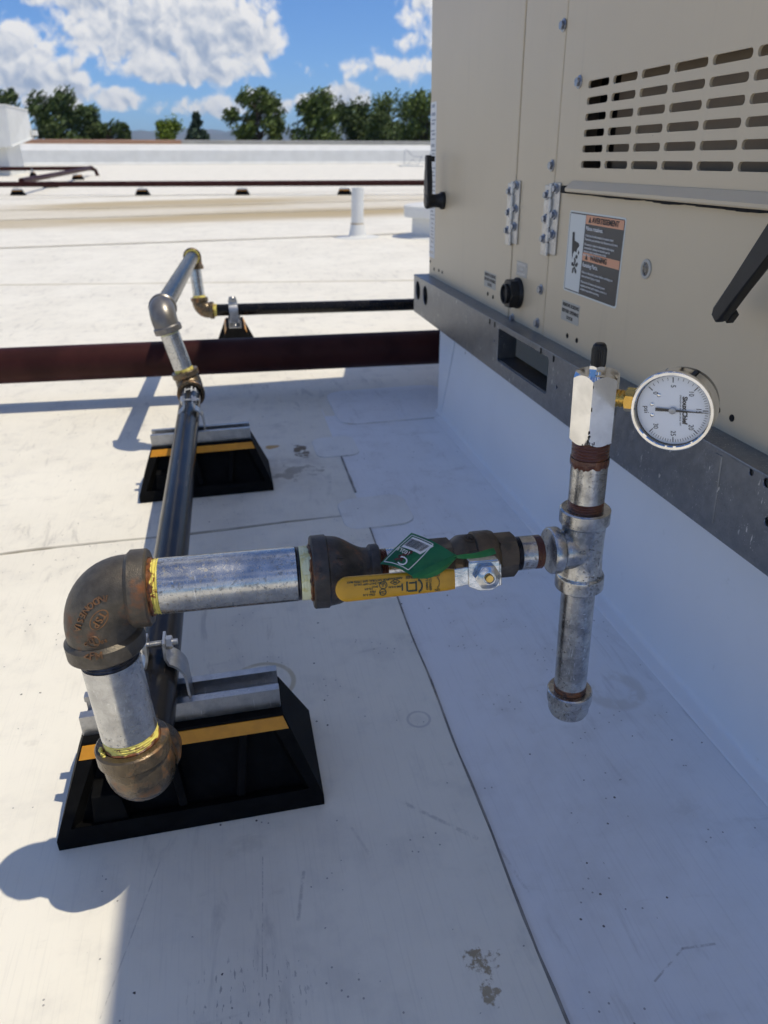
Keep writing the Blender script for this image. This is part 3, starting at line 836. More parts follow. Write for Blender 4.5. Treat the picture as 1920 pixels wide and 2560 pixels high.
# ------------------------------------------------------------------ rooftop unit
FX = .46
def MF(y, z, x=FX): return Matrix(((0, 0, -1, x), (-1, 0, 0, y), (0, 1, 0, z), (0, 0, 0, 1)))   # local x = toward viewer's right, y = up, z = out of the face
def rooftop_unit():
    t = Thing('rooftop_unit', (1.2, .2, .22), 'large beige rooftop air conditioning unit on galvanised base rails', 'rooftop unit')
    B = MAT['beige']
    zt, zb = 1.328, .300
    # inner carcass
    bm = bmesh.new()
    for a in ((FX + .03, FX + .04, -1.5, 1.67),): 
        box(bm, (1.18, .64, (zt + zb) / 2 + .12), (1.36, 2.06, zt - zb - .26))
    t.part('carcass', bm, MAT['black_pl'], smooth=0)
    def panel(y0, y1, z0=zb, z1=zt, holes=None, name='side_panel', bev=.003):
        cy, cz = (y0 + y1) / 2, (z0 + z1) / 2; w, h = abs(y1 - y0), z1 - z0
        if holes:
            bm = plate_holes(rrect(w, h, .002, 2), [[(-(a - cy), b - cz) for a, b in hp] for hp in holes], .003)
            bm.transform(MF(cy, cz, FX + .0015))
            # returned edges
            for sgn in (-1, 1): box(bm, (FX + .012, cy + sgn * (w / 2 - .0015), cz), (.018, .0029, h))
        else:
            bm = bmesh.new(); box(bm, (FX + .012, cy, cz), (.024, w, h), None, bev)
        return t.part(name, bm, B, smooth=30)
    panel(1.695, 1.1865); panel(1.1835, 1.0405, name='hinge_post_panel')
    cols_ = [(.962 - .0633 * i, .908 - .0641 * i) for i in range(9)]
    rows_ = [.537 + .01757 * i for i in range(6)]
    holes = []
    for a, b in cols_:
        for z in rows_:
            hw, hh, r_ = abs(a - b) / 2, .0041, .0038
            holes.append(rrect(hw * 2, hh * 2, r_, 4, (a + b) / 2, z))
    door = panel(1.0375, .20, zb, zt, holes, 'access_door')
    panel(.197, -.42)
    # louvred baffle behind the slots
    bm = bmesh.new()
    box(bm, (FX + .030, .622, .58), (.003, .625, .145)); box(bm, (FX + .052, .95, .58), (.004, .12, .14))
    for z in (.508, .652): box(bm, (FX + .03, .66, z), (.046, .70, .003))
    box(bm, (FX + .03, 1.008, .58), (.046, .003, .14))
    t.part('inner_baffle', bm, MAT['baffle'], door, smooth=0)
    # end panels, top
    bm = bmesh.new(); box(bm, (1.19, 1.681, (zt + zb) / 2), (1.40, .028, zt - zb), None, .003); t.part('end_panel', bm, B)
    bm = bmesh.new(); box(bm, (1.19, .645, zt + .012), (1.52, 2.23, .03), None, .004); t.part('top_cover', bm, B)
    bm = bmesh.new(); box(bm, (1.89, .64, (zt + zb) / 2), (.03, 2.1, zt - zb), None, .003); t.part('back_panel', bm, B)
    bm = bmesh.new(); box(bm, (1.19, -.406, (zt + zb) / 2), (1.40, .028, zt - zb), None, .003); t.part('end_panel', bm, B)
    # unseen hood added at the far end to cast shade beside the curb
    bm = bmesh.new()
    pr = [(1.70, .55), (2.3, .50), (2.3, .56), (1.70, .86)]
    vs0 = [bm.verts.new((.625, y, z)) for y, z in pr]; vs1 = [bm.verts.new((1.8, y, z)) for y, z in pr]
    bm.faces.new(vs0); bm.faces.new(vs1)
    for i in range(4): bm.faces.new((vs0[i], vs0[(i + 1) % 4], vs1[(i + 1) % 4], vs1[i]))
    t.part('added_shade_hood', bm, B, smooth=0)
    # bolts
    def bolt(y, z, parent=None, r=.0066, out=0.0):
        bm = bmesh.new(); M = MF(y, z, FX - out)
        lathe(bm, M, [(r * 1.15, 0), (r * 1.15, .0012), (r * .9, .002)], 20)
        hexbar(bm, M, r * .82, .001, .0052, .0006, 4)
        return t.part('bolt', bm, MAT['boltsteel'], parent, smooth=35)
    for y, z in ((1.048, .698), (.987, .63), (1.051, .535), (1.057, .368), (1.061, .318), (1.163, .306)): bolt(y, z)
    def hinge(yc, z0, z1):
        bm = bmesh.new()
        M = MF(yc, (z0 + z1) / 2)
        h = z1 - z0
        box(bm, (-.0135, -.002, .0015), (.022, h - .004, .0024), M, .0006)
        hi = t.part('hinge', bm, MAT['zinc'])
        bm = bmesh.new(); box(bm, (.0150, .002, .0015), (.023, h - .004, .0024), M, .0006); t.part('leaf', bm, MAT['zinc'], hi)
        for k in range(5):
            bm = bmesh.new(); zz = -h / 2 + h * k / 5
            cyl(bm, M @ V((.001, zz + .001, .004)), M @ V((.001, zz + h / 5 - .001, .004)), .0034, 16); t.part('knuckle', bm, MAT['zinc'], hi)
        for dy, dz in ((-.015, .032), (.014, .041), (-.014, .001), (.014, .008), (-.016, -.026), (.014, -.018)):
            bolt(yc - dy, (z0 + z1) / 2 + dz, hi, .0056, .0026)
    hinge(1.187, .417, .513); hinge(1.040, .417, .514)
    # rain lip over the lower door with its gasket
    bm = bmesh.new()
    M = MF(.6, .511)
    pr = [(0, -.0065), (.010, -.0065), (.0115, -.005), (.0115, -.002), (.002, .0065), (0, .0065)]
    a = [bm.verts.new(M @ V((-.379, z, o))) for o, z in pr]; b = [bm.verts.new(M @ V((.40, z, o))) for o, z in pr]
    bm.faces.new(a); bm.faces.new(b)
    for i in range(6): bm.faces.new((a[i], a[(i + 1) % 6], b[(i + 1) % 6], b[i]))
    t.part('rain_lip', bm, B, door, smooth=20)
    bm = bmesh.new()
    box(bm, (-.3885, -.004, .005), (.016, .009, .010), M, .0015)
    for i in range(50):
        xx = -.375 + i * .0155; hh = .0016 + .0022 * (mnoise.noise((i * .37, 3, 1)) + .5) * (.4 + i / 30)
        box(bm, (xx, -.0065 - hh / 2, .004), (.0165, max(.001, hh), .007), M)
    t.part('gasket', bm, MAT['gasket'], door, smooth=0)
    # warning sticker
    yL, yR, zT, zB_ = .981, .830, .482, .3795
    W, Hh = yL - yR, zT - zB_; cy, cz = (yL + yR) / 2, (zT + zB_) / 2
    bm = bmesh.new(); prism(bm, rrect(W, Hh, .004), 0, .0003, MF(cy, cz)); st = t.part('warning_sticker', bm, MAT['sticker_w'], door, smooth=0, label='charcoal and salmon warning sticker') if False else t.part('warning_sticker', bm, MAT['sticker_w'], None, smooth=0, label='charcoal and salmon warning sticker with pale border')
    def rect(name, u0, u1, v0, v1, mat, lift):
        bm = bmesh.new(); prism(bm, [(u0, v0), (u1, v0), (u1, v1), (u0, v1)], 0, lift, MF(cy, cz)); return t.part(name, bm, MAT[mat], st, smooth=0)
    hw, hh = W / 2, Hh / 2
    bm = bmesh.new(); prism(bm, rrect(W - .005, Hh - .004, .003), .0003, .0005, MF(cy, cz)); t.part('printed_field', bm, MAT['sticker_k'], st, smooth=0)
    div = -hw + W * .33
    rect('pictogram_field', -hw + .0042, div - .001, -hh + .0035, hh - .0035, 'sticker_w', .0008)
    rect('header_band', div, hw - .0035, hh - .0135, hh - .003, 'orange', .0008)
    rect('header_band', div, hw - .0035, -.0065, .0035, 'orange', .0008)
    def tx(s, u, v, size, mat, align='LEFT', bold=0.0, sx=1.0): text(t, 'lettering', s, MF(cy, cz, FX - .0011) @ Matrix.Translation((u, v, 0)), size, MAT[mat], st, .0001, align, 1.0, bold, sx)
    tx('AVERTISSEMENT', div + .018, hh - .0083, .0092, 'ink', bold=.0002, sx=1.02)
    tx('WARNING', div + .022, -.0015, .0092, 'ink', bold=.0002)
    for v_ in (hh - .0083, -.0015):
        bm = bmesh.new(); prism(bm, [(div + .008, v_ - .0032), (div + .015, v_ - .0032), (div + .0115, v_ + .0032)], .0008, .0012, MF(cy, cz)); t.part('warning_triangle', bm, MAT['ink'], st, smooth=0)
    tx('Pièces rotatives.', div + .003, hh - .0185, .0070, 'white_pr', bold=.0001)
    for k, s in enumerate(("L'omission de déconnecter le courant avant", "l'entretien peut entraîner des blessures ou la mort.")): tx(s, div + .003, hh - .0268 - .0046 * k, .0043, 'white_pr', sx=.98)
    for k, s in enumerate(('Déconnectez toutes les alimentations électriques,', 'commandées à distance et attendez que les', 'moteurs soient complètement arrêtés', 'avant de procéder à l’entretien.')): tx(s, div + .003, hh - .0375 - .0042 * k, .0042, 'white_pr', sx=.94)
    tx('Rotating Parts.', div + .003, -.0115, .0072, 'white_pr', bold=.0001)
    for k, s in enumerate(('Failure to disconnect power before servicing can', 'cause personal injury or death.')): tx(s, div + .003, -.0205 - .0048 * k, .0043, 'white_pr', sx=.98)
    for k, s in enumerate(('Disconnect all remote electrical power', 'supplies and wait until rotation comes to a', 'complete stop before servicing.')): tx(s, div + .003, -.0325 - .0047 * k, .0043, 'white_pr', sx=.98)
    # pictogram: hand above a bladed fan
    uc = (-hw + .004 + div) / 2
    for pts in ([(-.012, .020), (-.006, .0205), (-.0035, .010), (.009, .008), (.011, .0045), (.006, .001), (.004, -.004), (-.002, -.0025), (-.005, -.006), (-.0065, -.013), (-.0095, -.002)],
                [(.0105, -.001), (.013, -.003), (.0115, -.0065), (.009, -.004)], [(.006, -.0065), (.0095, -.008), (.008, -.012), (.0045, -.0105)], [(.003, -.007), (.005, -.009), (.003, -.011)]):
        bm = bmesh.new(); prism(bm, [(uc + x, y + .005) for x, y in pts], .0008, .0011, MF(cy, cz)); t.part('pictogram', bm, MAT['ink'], st, smooth=0)
    bm = bmesh.new()
    for k in range(5):
        a = 2 * math.pi * k / 5 + .4
        p = lambda rr, aa: (uc + .0025 + rr * math.cos(aa), -.0165 + rr * 1.1 * math.sin(aa))
        prism(bm, [p(.0015, a - .5), p(.0065, a - .45), p(.0105, a - .1), p(.009, a + .25), p(.0015, a + .5)], .0008, .0011, MF(cy, cz))
    t.part('pictogram', bm, MAT['ink'], st, smooth=0)
    # small grey labels
    def small(yc, zc, w, h, lines, size):
        bm = bmesh.new(); prism(bm, rrect(w, h, .001, 2), 0, .0003, MF(yc, zc)); o = t.part('small_label', bm, MAT['label_g'], None, smooth=0)
        for k, s in enumerate(lines):
            v_ = h / 2 - (k + .62) * h / 3.25
            if s: text(t, 'lettering', s, MF(yc, zc, FX - .0004) @ Matrix.Translation((0, v_, 0)), size, MAT['ink'], o, .0001, bold=.00025)
        return o
    small(1.282, .3495, .060, .026, ('REMOVE SCREWS', 'BEFORE OPENING', 'DOOR'), .0072)
    small(.953, .353, .055, .0265, ('REMOVE SCREWS', 'BEFORE OPENING', 'DOOR'), .0064)
    o = small(1.137, .3865, .044, .022, (), .005)
    for k, w_ in enumerate((.036, .016, .034)):
        bm = bmesh.new(); prism(bm, rrect(w_, .0045, .0008, 2, 0, .0068 - .0068 * k), .0003, .0006, MF(1.137, .3865)); t.part('print_line', bm, MAT['boltsteel'], o, smooth=0)
    # tall white label at the far edge
    bm = bmesh.new(); prism(bm, rrect(.043, .305, .002, 2), 0, .0003, MF(1.6715, .497)); o = t.part('tall_label', bm, MAT['white_pr'], None, smooth=0, label='tall white printed label')
    r2 = random.Random(5)
    bm = bmesh.new()
    zz = .145
    while zz > -.148:
        h_ = r2.choice((.003, .004, .006)); w_ = r2.uniform(.018, .034)
        if -.02 < zz < .02: w_, h_ = .034, .0035
        prism(bm, rrect(w_, h_, .0004, 1, r2.uniform(-.003, .003), zz), .0003, .0005, MF(1.6715, .497)); zz -= h_ + r2.choice((.0035, .005, .009))
    t.part('print_lines', bm, MAT['boltsteel'], o, smooth=0)
    # black conduit plug
    bm = bmesh.new(); M = MF(1.146, .349)
    lathe(bm, M, [(.024, 0), (.024, .004), (.0225, .006)], 32)
    hexbar(bm, M, .0235, .005, .020, .002, 5)
    pl = t.part('conduit_plug', bm, MAT['black_pl'])
    bm = bmesh.new(); lathe(bm, M, [(.0155, .0200), (.0155, .0250), (.0135, .0255), (.0125, .0210), (0, .0208)], 32); t.part('plug_socket', bm, MAT['black_pl'], pl)
    # sight glass
    bm = bmesh.new(); M = MF(.774, .433); lathe(bm, M, [(.0105, 0), (.0105, .0012), (.0095, .0018), (.0075, .0018), (.007, .0005)], 32, caps=False); sg = t.part('sight_window', bm, MAT['label_g'])
    bm = bmesh.new(); lathe(bm, M, [(.0072, .0004), (0, .0005)], 24, caps=False); t.part('pane', bm, MAT['caseblack'], sg)
    bm = bmesh.new(); lathe(bm, M, [(.0074, .0012), (.005, .0026), (0, .0032)], 24, caps=False); t.part('lens', bm, MAT['lens'], sg)
    # door handles
    def handle(M, L, name):
        bm = bmesh.new()
        lathe(bm, M, [(.017, 0), (.017, .006), (.0135, .010), (.0125, .022), (.0145, .030), (.0155, .036), (.013, .0395), (0, .0405)], 28)
        h = t.part(name, bm, MAT['black_pl'])
        bm = bmesh.new()
        pts = [(-.013, .004), (-.0155, -.014), (-.0135, -.034), (-.0098, -.058), (-.0085, -.085), (-.0078, -L + .006), (-.0045, -L), (.0045, -L), (.0078, -L + .006), (.0085, -.085), (.0098, -.058), (.0135, -.034), (.0155, -.014), (.013, .004)]
        prism(bm, pts, .028, .039, M, .0025)
        prism(bm, [(-.008, -L + .002), (.008, -L + .002), (.008, -L + .012), (-.008, -L + .012)], .022, .030, M, .001)
        t.part('lever', bm, MAT['black_pl'], h)
        return h
    handle(MF(.498, .541) @ Matrix.Rotation(R(-36), 4, 'Z'), .155, 'door_handle')
    handle(MF(1.585, .466) @ Matrix.Rotation(R(180), 4, 'Z'), .085, 'door_handle')
    # clinch marks and drain screws along the bottom edge
    def dot(y, z, r=.0035, mat='gasket'):
        bm = bmesh.new(); lathe(bm, MF(y, z), [(r, 0), (r, .0006), (r * .7, .0010), (r * .55, .0004), (0, .0004)], 14); t.part('clinch_mark', bm, MAT[mat])
    for y, z in ((1.612, .324), (1.585, .324), (1.290, .325), (1.262, .324), (.955, .321), (.925, .321), (.6096, .3214), (.5873, .3204), (1.683, .335), (1.650, .322)): dot(y, z)
    # ---- base rail
    y0, y1, z0, z1 = -.44, 1.716, .2205, .302
    cyr, czr = (y0 + y1) / 2, (z0 + z1) / 2
    def ellp(y, z, a, b, n=20): return [(-(y - cyr) + a * math.cos(2 * math.pi * i / n), (z - czr) + b * math.sin(2 * math.pi * i / n)) for i in range(n)]
    hl = [ellp(1.679, .273, .021, .0205), ellp(1.614, .272, .021, .0205), [(-(1.046 - cyr) + x, (.268 - czr) + y) for x, y in rrect(.205, .054, .006, 4)],
          ellp(.5112, .2985, .0035, .0035, 10), ellp(.4911, .297, .0045, .0045, 10), ellp(.4797, .2655, .0045, .0045, 10), ellp(.912, .262, .003, .003, 10), ellp(1.165, .27, .003, .003, 10)]
    bm = plate_holes([(-(y1 - cyr), -(z1 - z0) / 2), (-(y0 - cyr), -(z1 - z0) / 2), (-(y0 - cyr), (z1 - z0) / 2), (-(y1 - cyr), (z1 - z0) / 2)], hl, .003)
    bm.transform(MF(cyr, czr, .4315))
    rail = t.part('base_rail', bm, MAT['railsteel'], smooth=0)
    bm = bmesh.new()
    box(bm, (.4665, cyr, z1 + .0005), (.074, y1 - y0, .0028), None, .001)
    box(bm, (.4665, cyr, z0 - .0002), (.07, y1 - y0 - .002, .0028), None, .001)
    t.part('rail_flange', bm, MAT['railsteel'], rail)
    bm = bmesh.new()
    for zz, tt in ((.2415, 1), (.2945, 1)): box(bm, (.448, 1.046, zz), (.030, .207, .003))
    for yy in (.942, 1.150): box(bm, (.448, yy, .268), (.030, .003, .056))
    box(bm, (.552, 1.046, .285), (.003, .42, .034)); 
    t.part('fork_pocket', bm, MAT['railsteel'], rail, smooth=0)
    bm = bmesh.new(); box(bm, (.62, cyr + .02, .262), (.02, 2.05, .078)); t.part('inner_rail', bm, MAT['gasket'], rail, smooth=0)
    bm = bmesh.new(); box(bm, (1.17, y1 - .0015, czr), (1.472, .003, z1 - z0 - .004)); t.part('end_rail', bm, MAT['railsteel'], rail, smooth=0)
    for zz in (.236, .255, .274, .291):
        bm = bmesh.new(); M = frame((.445, y1, zz), (0, 1, 0)); hexbar(bm, M, .006, 0, .006, .0006, 3); t.part('bolt', bm, MAT['boltsteel'], rail)
    for y, z in ((.972, .298), (.928, .297), (1.165, .297), (1.19, .297)):
        bm = bmesh.new(); box(bm, (.4297, y, z), (.0012, .003, .008)); t.part('lance_mark', bm, MAT['gasket'], rail, smooth=0)
    # pressed rib in the rail web
    bm = bmesh.new(); prism(bm, [(-.010, -.030), (.010, -.030), (.005, .036), (-.005, .036)], -.001, .0012, MF(.556, .262, .43), .0011); t.part('pressed_rib', bm, MAT['railsteel'], rail)
rooftop_unit()

# ------------------------------------------------------------------ pipe supports (rubber block, strut, clamp)
def make_support(loc, label, rz=0, clamp_x=0.0, pr=.0197, group='rubber block pipe supports', simple_=False):
    t = Thing('pipe_support', loc, label, 'pipe support', group, local=True, rz=rz)
    bm = bmesh.new()
    hb, ht, db, dt, zr, zt = .1185, .0885, .0605, .027, .011, .088
    b = [bm.verts.new(p) for p in ((-hb, -db, 0), (hb, -db, 0), (hb, db, 0), (-hb, db, 0))]
    m = [bm.verts.new(p) for p in ((-hb, -db, zr), (hb, -db, zr), (hb, db, zr), (-hb, db, zr))]
    u = [bm.verts.new(p) for p in ((-ht, -dt, zt), (ht, -dt, zt), (ht, dt, zt), (-ht, dt, zt))]
    bm.faces.new(list(reversed(b))); bm.faces.new(u)
    slopes = []
    for lo, hi in ((b, m), (m, u)):
        for i in range(4):
            f = bm.faces.new((lo[i], lo[(i + 1) % 4], hi[(i + 1) % 4], hi[i]))
            if lo is m and i in (0, 2): slopes.append(f)
    bmesh.ops.recalc_face_normals(bm, faces=bm.faces)
    if not simple_:
        for f in slopes:
            bmesh.ops.inset_individual(bm, faces=[f], thickness=.0155, depth=0)
            n = f.normal.copy(); yc = f.calc_center_median().y
            c0 = f.calc_center_median()
            # stretch the recess lower edge down, keep its top below the tape
            r = bmesh.ops.extrude_face_region(bm, geom=[f])
            vs = [v for v in r['geom'] if isinstance(v, bmesh.types.BMVert)]
            bmesh.ops.delete(bm, geom=[f], context='FACES_ONLY')
            for v in vs:
                v.co = v.co - n * .015
                v.co.x *= .94
        blk = t.part('rubber_block', bm, MAT['rubber'], smooth=25)
        sl = math.atan2(db - dt, zt - zr)
        for sy in (-1, 1):
            for xx in (-.012, .047):
                bm2 = bmesh.new(); M = Matrix.Translation((xx, sy * .0385, .046)) @ Matrix.Rotation(-sy * -sl, 4, 'X') @ Matrix.Rotation(R(8 if xx > 0 else -8), 4, 'Y')
                box(bm2, (0, sy * -.0055, 0), (.008, .022, .058), M, .002); t.part('rib', bm2, MAT['rubber'], blk)
            bm2 = bmesh.new(); M = Matrix.Translation((-.072, sy * .0440, .0305))
            prism(bm2, [(-.016, -.018), (.016, -.018), (.013, .012), (.007, .018), (-.012, .018)], -.012, .010, M @ Matrix.Rotation(R(90), 4, 'X'), .002); t.part('gusset', bm2, MAT['rubber'], blk)
    else:
        blk = t.part('rubber_block', bm, MAT['rubber'], smooth=25)
    for sy in (-1, 1):
        bm = bmesh.new()
        def pt(z, x, o=.0):
            k = (z - zr) / (zt - zr); return (x * (hb + (ht - hb) * k) / 1.0, sy * (db + (dt - db) * k + o), z)
        q = [pt(.0745, -.985, .0008), pt(.0745, .985, .0008), pt(.0855, .985, .0008), pt(.0855, -.985, .0008)]
        q2 = [pt(.0745, -.985, -.001), pt(.0745, .985, -.001), pt(.0855, .985, -.001), pt(.0855, -.985, -.001)]
        A = [bm.verts.new(p) for p in q]; B_ = [bm.verts.new(p) for p in q2]
        bm.faces.new(A); bm.faces.new(B_)
        for i in range(4): bm.faces.new((A[i], A[(i + 1) % 4], B_[(i + 1) % 4], B_[i]))
        t.part('reflective_stripe', bm, MAT['stripe'], smooth=0)
    # strut channel, open upward with inturned lips
    w, h, th, lip, dn = .0365, .0205, .0023, .0085, .0055
    prof = [(-w / 2, 0), (w / 2, 0), (w / 2, h), (w / 2 - lip, h), (w / 2 - lip, h - dn), (w / 2 - lip + th, h - dn), (w / 2 - lip + th, h - th), (w / 2 - th, h - th), (w / 2 - th, th), (-w / 2 + th, th), (-w / 2 + th, h - th), (-w / 2 + lip - th, h - th), (-w / 2 + lip - th, h - dn), (-w / 2 + lip, h - dn), (-w / 2 + lip, h), (-w / 2, h)]
    bm = bmesh.new()
    M = Matrix(((0, 0, 1, 0), (1, 0, 0, 0), (0, 1, 0, zt + .0003), (0, 0, 0, 1)))
    prism(bm, prof, -.0885, .0875, M, .0006)
    strut = t.part('strut_channel', bm, MAT['zinc'], smooth=30)
    for xx in (-.062, .060):
        bm = bmesh.new(); lathe(bm, Matrix.Translation((xx, 0, zt + th)), [(.0055, 0), (.0055, .003), (.004, .0045), (0, .0048)], 16); t.part('screw', bm, MAT['zinc'], strut)
    # clamp: two straps round the pipe, bolted together above it
    zc = zt + h + pr
    for sx in (-1, 1):
        path = [(pr + .0035, -pr - .012), (pr + .0022, -pr * .55), (pr + .0018, 0)]
        for a in range(15, 66, 10): path.append(((pr + .0018) * math.cos(R(a)), (pr + .0018) * math.sin(R(a))))
        path += [(.0075, pr + .0045), (.0066, pr + .008), (.0066, pr + .0215)]
        bm = bmesh.new(); wd = .0135; th2 = .0022
        inner, outer = [], []
        for i, p in enumerate(path):
            a_, b_ = path[max(0, i - 1)], path[min(len(path) - 1, i + 1)]
            d = V((b_[0] - a_[0], b_[1] - a_[1])).normalized(); nn = V((d.y, -d.x))
            ww = wd * (1 if i < len(path) - 1 else .72)
            inner.append([bm.verts.new((clamp_x + sx * p[0], y, zc + p[1])) for y in (-ww, ww)])
            outer.append([bm.verts.new((clamp_x + sx * (p[0] + nn.x * th2), y, zc + p[1] + nn.y * th2)) for y in (-ww, ww)])
        for i in range(len(path) - 1):
            bm.faces.new((inner[i][0], inner[i][1], inner[i + 1][1], inner[i + 1][0])); bm.faces.new((outer[i][0], outer[i + 1][0], outer[i + 1][1], outer[i][1]))
            bm.faces.new((inner[i][0], inner[i + 1][0], outer[i + 1][0], outer[i][0])); bm.faces.new((inner[i][1], outer[i][1], outer[i + 1][1], inner[i + 1][1]))
        for e in (0, -1): bm.faces.new((inner[e][0], outer[e][0], outer[e][1], inner[e][1]))
        t.part('clamp_strap', bm, MAT['zinc'], smooth=35)
    bm = bmesh.new(); zb = zc + pr + .0155
    cyl(bm, (clamp_x - .012, 0, zb), (clamp_x + .019, 0, zb), .0026, 14)
    for k in range(9): lathe(bm, frame((clamp_x - .005 + k * .0012, 0, zb), (1, 0, 0)), [(.0026, 0), (.0031, .0005), (.0026, .001)], 14)
    hexbar(bm, frame((clamp_x + .009, 0, zb), (1, 0, 0)), .0062, 0, .0055, .0006, 4)
    lathe(bm, frame((clamp_x - .0088, 0, zb), (-1, 0, 0)), [(.0085, 0), (.0085, .002), (.006, .0042), (0, .0048)], 20)
    t.part('clamp_bolt', bm, MAT['zinc'], smooth=35)
    return t.root
SUP_PIPE_Z = .088 + .0003 + .0205 + .0197
sup1 = make_support((-.077, .5675, 0), 'nearest black rubber pipe support with amber stripe, below the first bend', clamp_x=-.016)
def place_support(src, loc, label, rz=0, group=None):
    o = copy_tree(src); o.location = loc; o.rotation_euler.z = rz; o['label'] = label
    if group: o['group'] = group
    return o
place_support(sup1, (-.0695, 1.3135, 0), 'second black rubber pipe support, under the long black pipe before the maroon pipe')
sup3 = place_support(sup1, (.018 + .0, 2.400, -.004), 'far black rubber pipe support seen end-on behind the maroon pipe', rz=R(90))

# ------------------------------------------------------------------ gas pipe run with valve and test gauge
AX0, E2, T = V((-.1125, .448, .2925)), V((-.0985, .438, SUP_PIPE_Z)), V((.2378, .437, .2879))
U = (T - AX0).normalized(); E1 = AX0 + U * .0056; DN = (E2 - E1).normalized()
gp = Thing('gas_pipe', (-.09, 1.2, 0), 'iron gas pipe run with elbows, yellow-handled ball valve and pressure test gauge', 'gas pipe')
def S(s): return AX0 + U * s
def FR(s, x=None): return frame(S(s), U, x or (0, 0, 1))
rP, rQ = .0197, .0190
# long black pipe on the supports
C = V((-.0885, 1.51, SUP_PIPE_Z)); D = V((-.127, 1.515, .286)); F_ = V((-.086, 2.43, .286)); G_ = V((-.081, 2.415, .1278 - .004))
bm = bmesh.new(); cyl(bm, E2 + V((0, .03, 0)), C - V((0, .03, 0)), rP, 48); gp.part('black_pipe', bm, MAT['blackpipe'])
bm = bmesh.new(); elbow(bm, E2, V((0, 1, 0)), -DN, .042, .0236, .0264, .0125, rP); gp.part('elbow', bm, MAT['ironrust'], label='rusty lower elbow')
# riser nipple
L = (E1 - E2).length
bm = bmesh.new(); M = frame(E2, -DN, (0, -1, 0)); cyl(bm, E2 - DN * .0505, E2 - DN * (L - .053), rP, 56); nip = gp.part('pipe_nipple', bm, MAT['galv'], label='upright galvanised nipple')
bm = bmesh.new(); threads(bm, M, rP - .0001, .038, .0505, 6, .0007, 56, .00025); gp.part('thread', bm, MAT['dope_y'], nip)
bm = bmesh.new(); threads(bm, M, rP - .0003, L - .0535, L - .040, 6, .0006, 56); gp.part('thread', bm, MAT['threadsteel'], nip)
bm = bmesh.new()
for k in range(26):
    a = R(-62 + rnd.uniform(-11, 11)); rr = rP + .0012 + rnd.uniform(0, .002)
    p = M @ V((rr * math.cos(a), rr * math.sin(a), .0425 + rnd.uniform(-.0012, .002)))
    bmesh.ops.create_icosphere(bm, subdivisions=1, radius=rnd.uniform(.0006, .0014), matrix=Matrix.Translation(p))
gp.part('sealant_lump', bm, MAT['dope_y'], nip)
bm = bmesh.new(); smear(bm, M, rP - .0004, L - .040, L - .0440, .0025, .0006, seed=11); gp.part('sealant_smear', bm, MAT['dope_r'], nip)
bm = bmesh.new(); smear(bm, M, rP - .0002, .040, .0440, .0020, .0008, seed=14, freq=3); gp.part('sealant_smear', bm, MAT['dope_r'], nip)
# first bend
bm = bmesh.new(); elbow(bm, E1, U, DN, .0374, .0234, .0262, .0125, rQ, 56, .0445)
bvh = bvh_of(bm)
e1o = gp.part('elbow', bm, MAT['iron'], label='dark cast iron elbow with raised lettering')
CRM = Matrix(CR)
def on_surface(u, v, tree_=bvh):
    d = (CRM @ V((u - 960, v - 1280, 1837))).normalized()
    h = tree_.ray_cast(V((0, 0, CAM_Z)), d)
    return h[0], h[1]
def cast_letter(ch, u, v, ang, size, parent, mat='ironletter', tree_=bvh):
    p, n = on_surface(u, v, tree_)
    if p is None: return
    if n.dot(p - V((0, 0, CAM_Z))) > 0: n = -n
    rd = CRM @ V((math.cos(R(ang)), -math.sin(R(ang)), 0))
    M = frame(p + n * .0001, n, rd)
    text(gp, 'raised_letter', ch, M, size, MAT[mat], parent, .0007, bold=.00008)
z4 = lambda x, y: (150 + x * .16275, 1360 + y * .16275)
path = [(715, 832, 172), (640, 842, 190), (555, 880, 208), (468, 945, 222), (400, 1015, 232), (350, 1092, 243), (313, 1172, 251), (286, 1240, 257), (272, 1300, 262)]
for ch, (x, y, a) in zip('INDONESIA', path): cast_letter(ch, *z4(x, y), a, .0060, e1o)
for ch, (x, y) in zip('TSP', ((650, 1090), (600, 1163), (545, 1235))): cast_letter(ch, *z4(x, y), 234, .0068, e1o)
for ch, (x, y), s_ in zip(('c', 'U', 'L', 'u', 's'), ((393, 1526), (487, 1492), (540, 1520), (645, 1497), (700, 1482)), (.0045, .005, .005, .004, .004)): cast_letter(ch, *z4(x, y), 8, s_, e1o)
for ch, (x, y) in zip('<FM', ((410, 1735), (490, 1728), (600, 1722))): cast_letter(ch, *z4(x, y), 5, .0068, e1o)
def oval(cx_, cy_, ra, rb_, ang, name):
    pts = []
    for i in range(36):
        a = 2 * math.pi * i / 36
        x, y = ra * math.cos(a), rb_ * math.sin(a)
        p, n = on_surface(*z4(cx_ + x * math.cos(R(ang)) - y * math.sin(R(ang)), cy_ - (x * math.sin(R(ang)) + y * math.cos(R(ang)))))
        if p is None: return
        pts.append(p)
    bm = bmesh.new(); tube(bm, pts + [pts[0], pts[1]], .00045, 6); gp.part(name, bm, MAT['ironletter'], e1o)
oval(600, 1165, 175, 108, 50, 'raised_oval'); oval(515, 1505, 92, 80, 0, 'raised_ring')
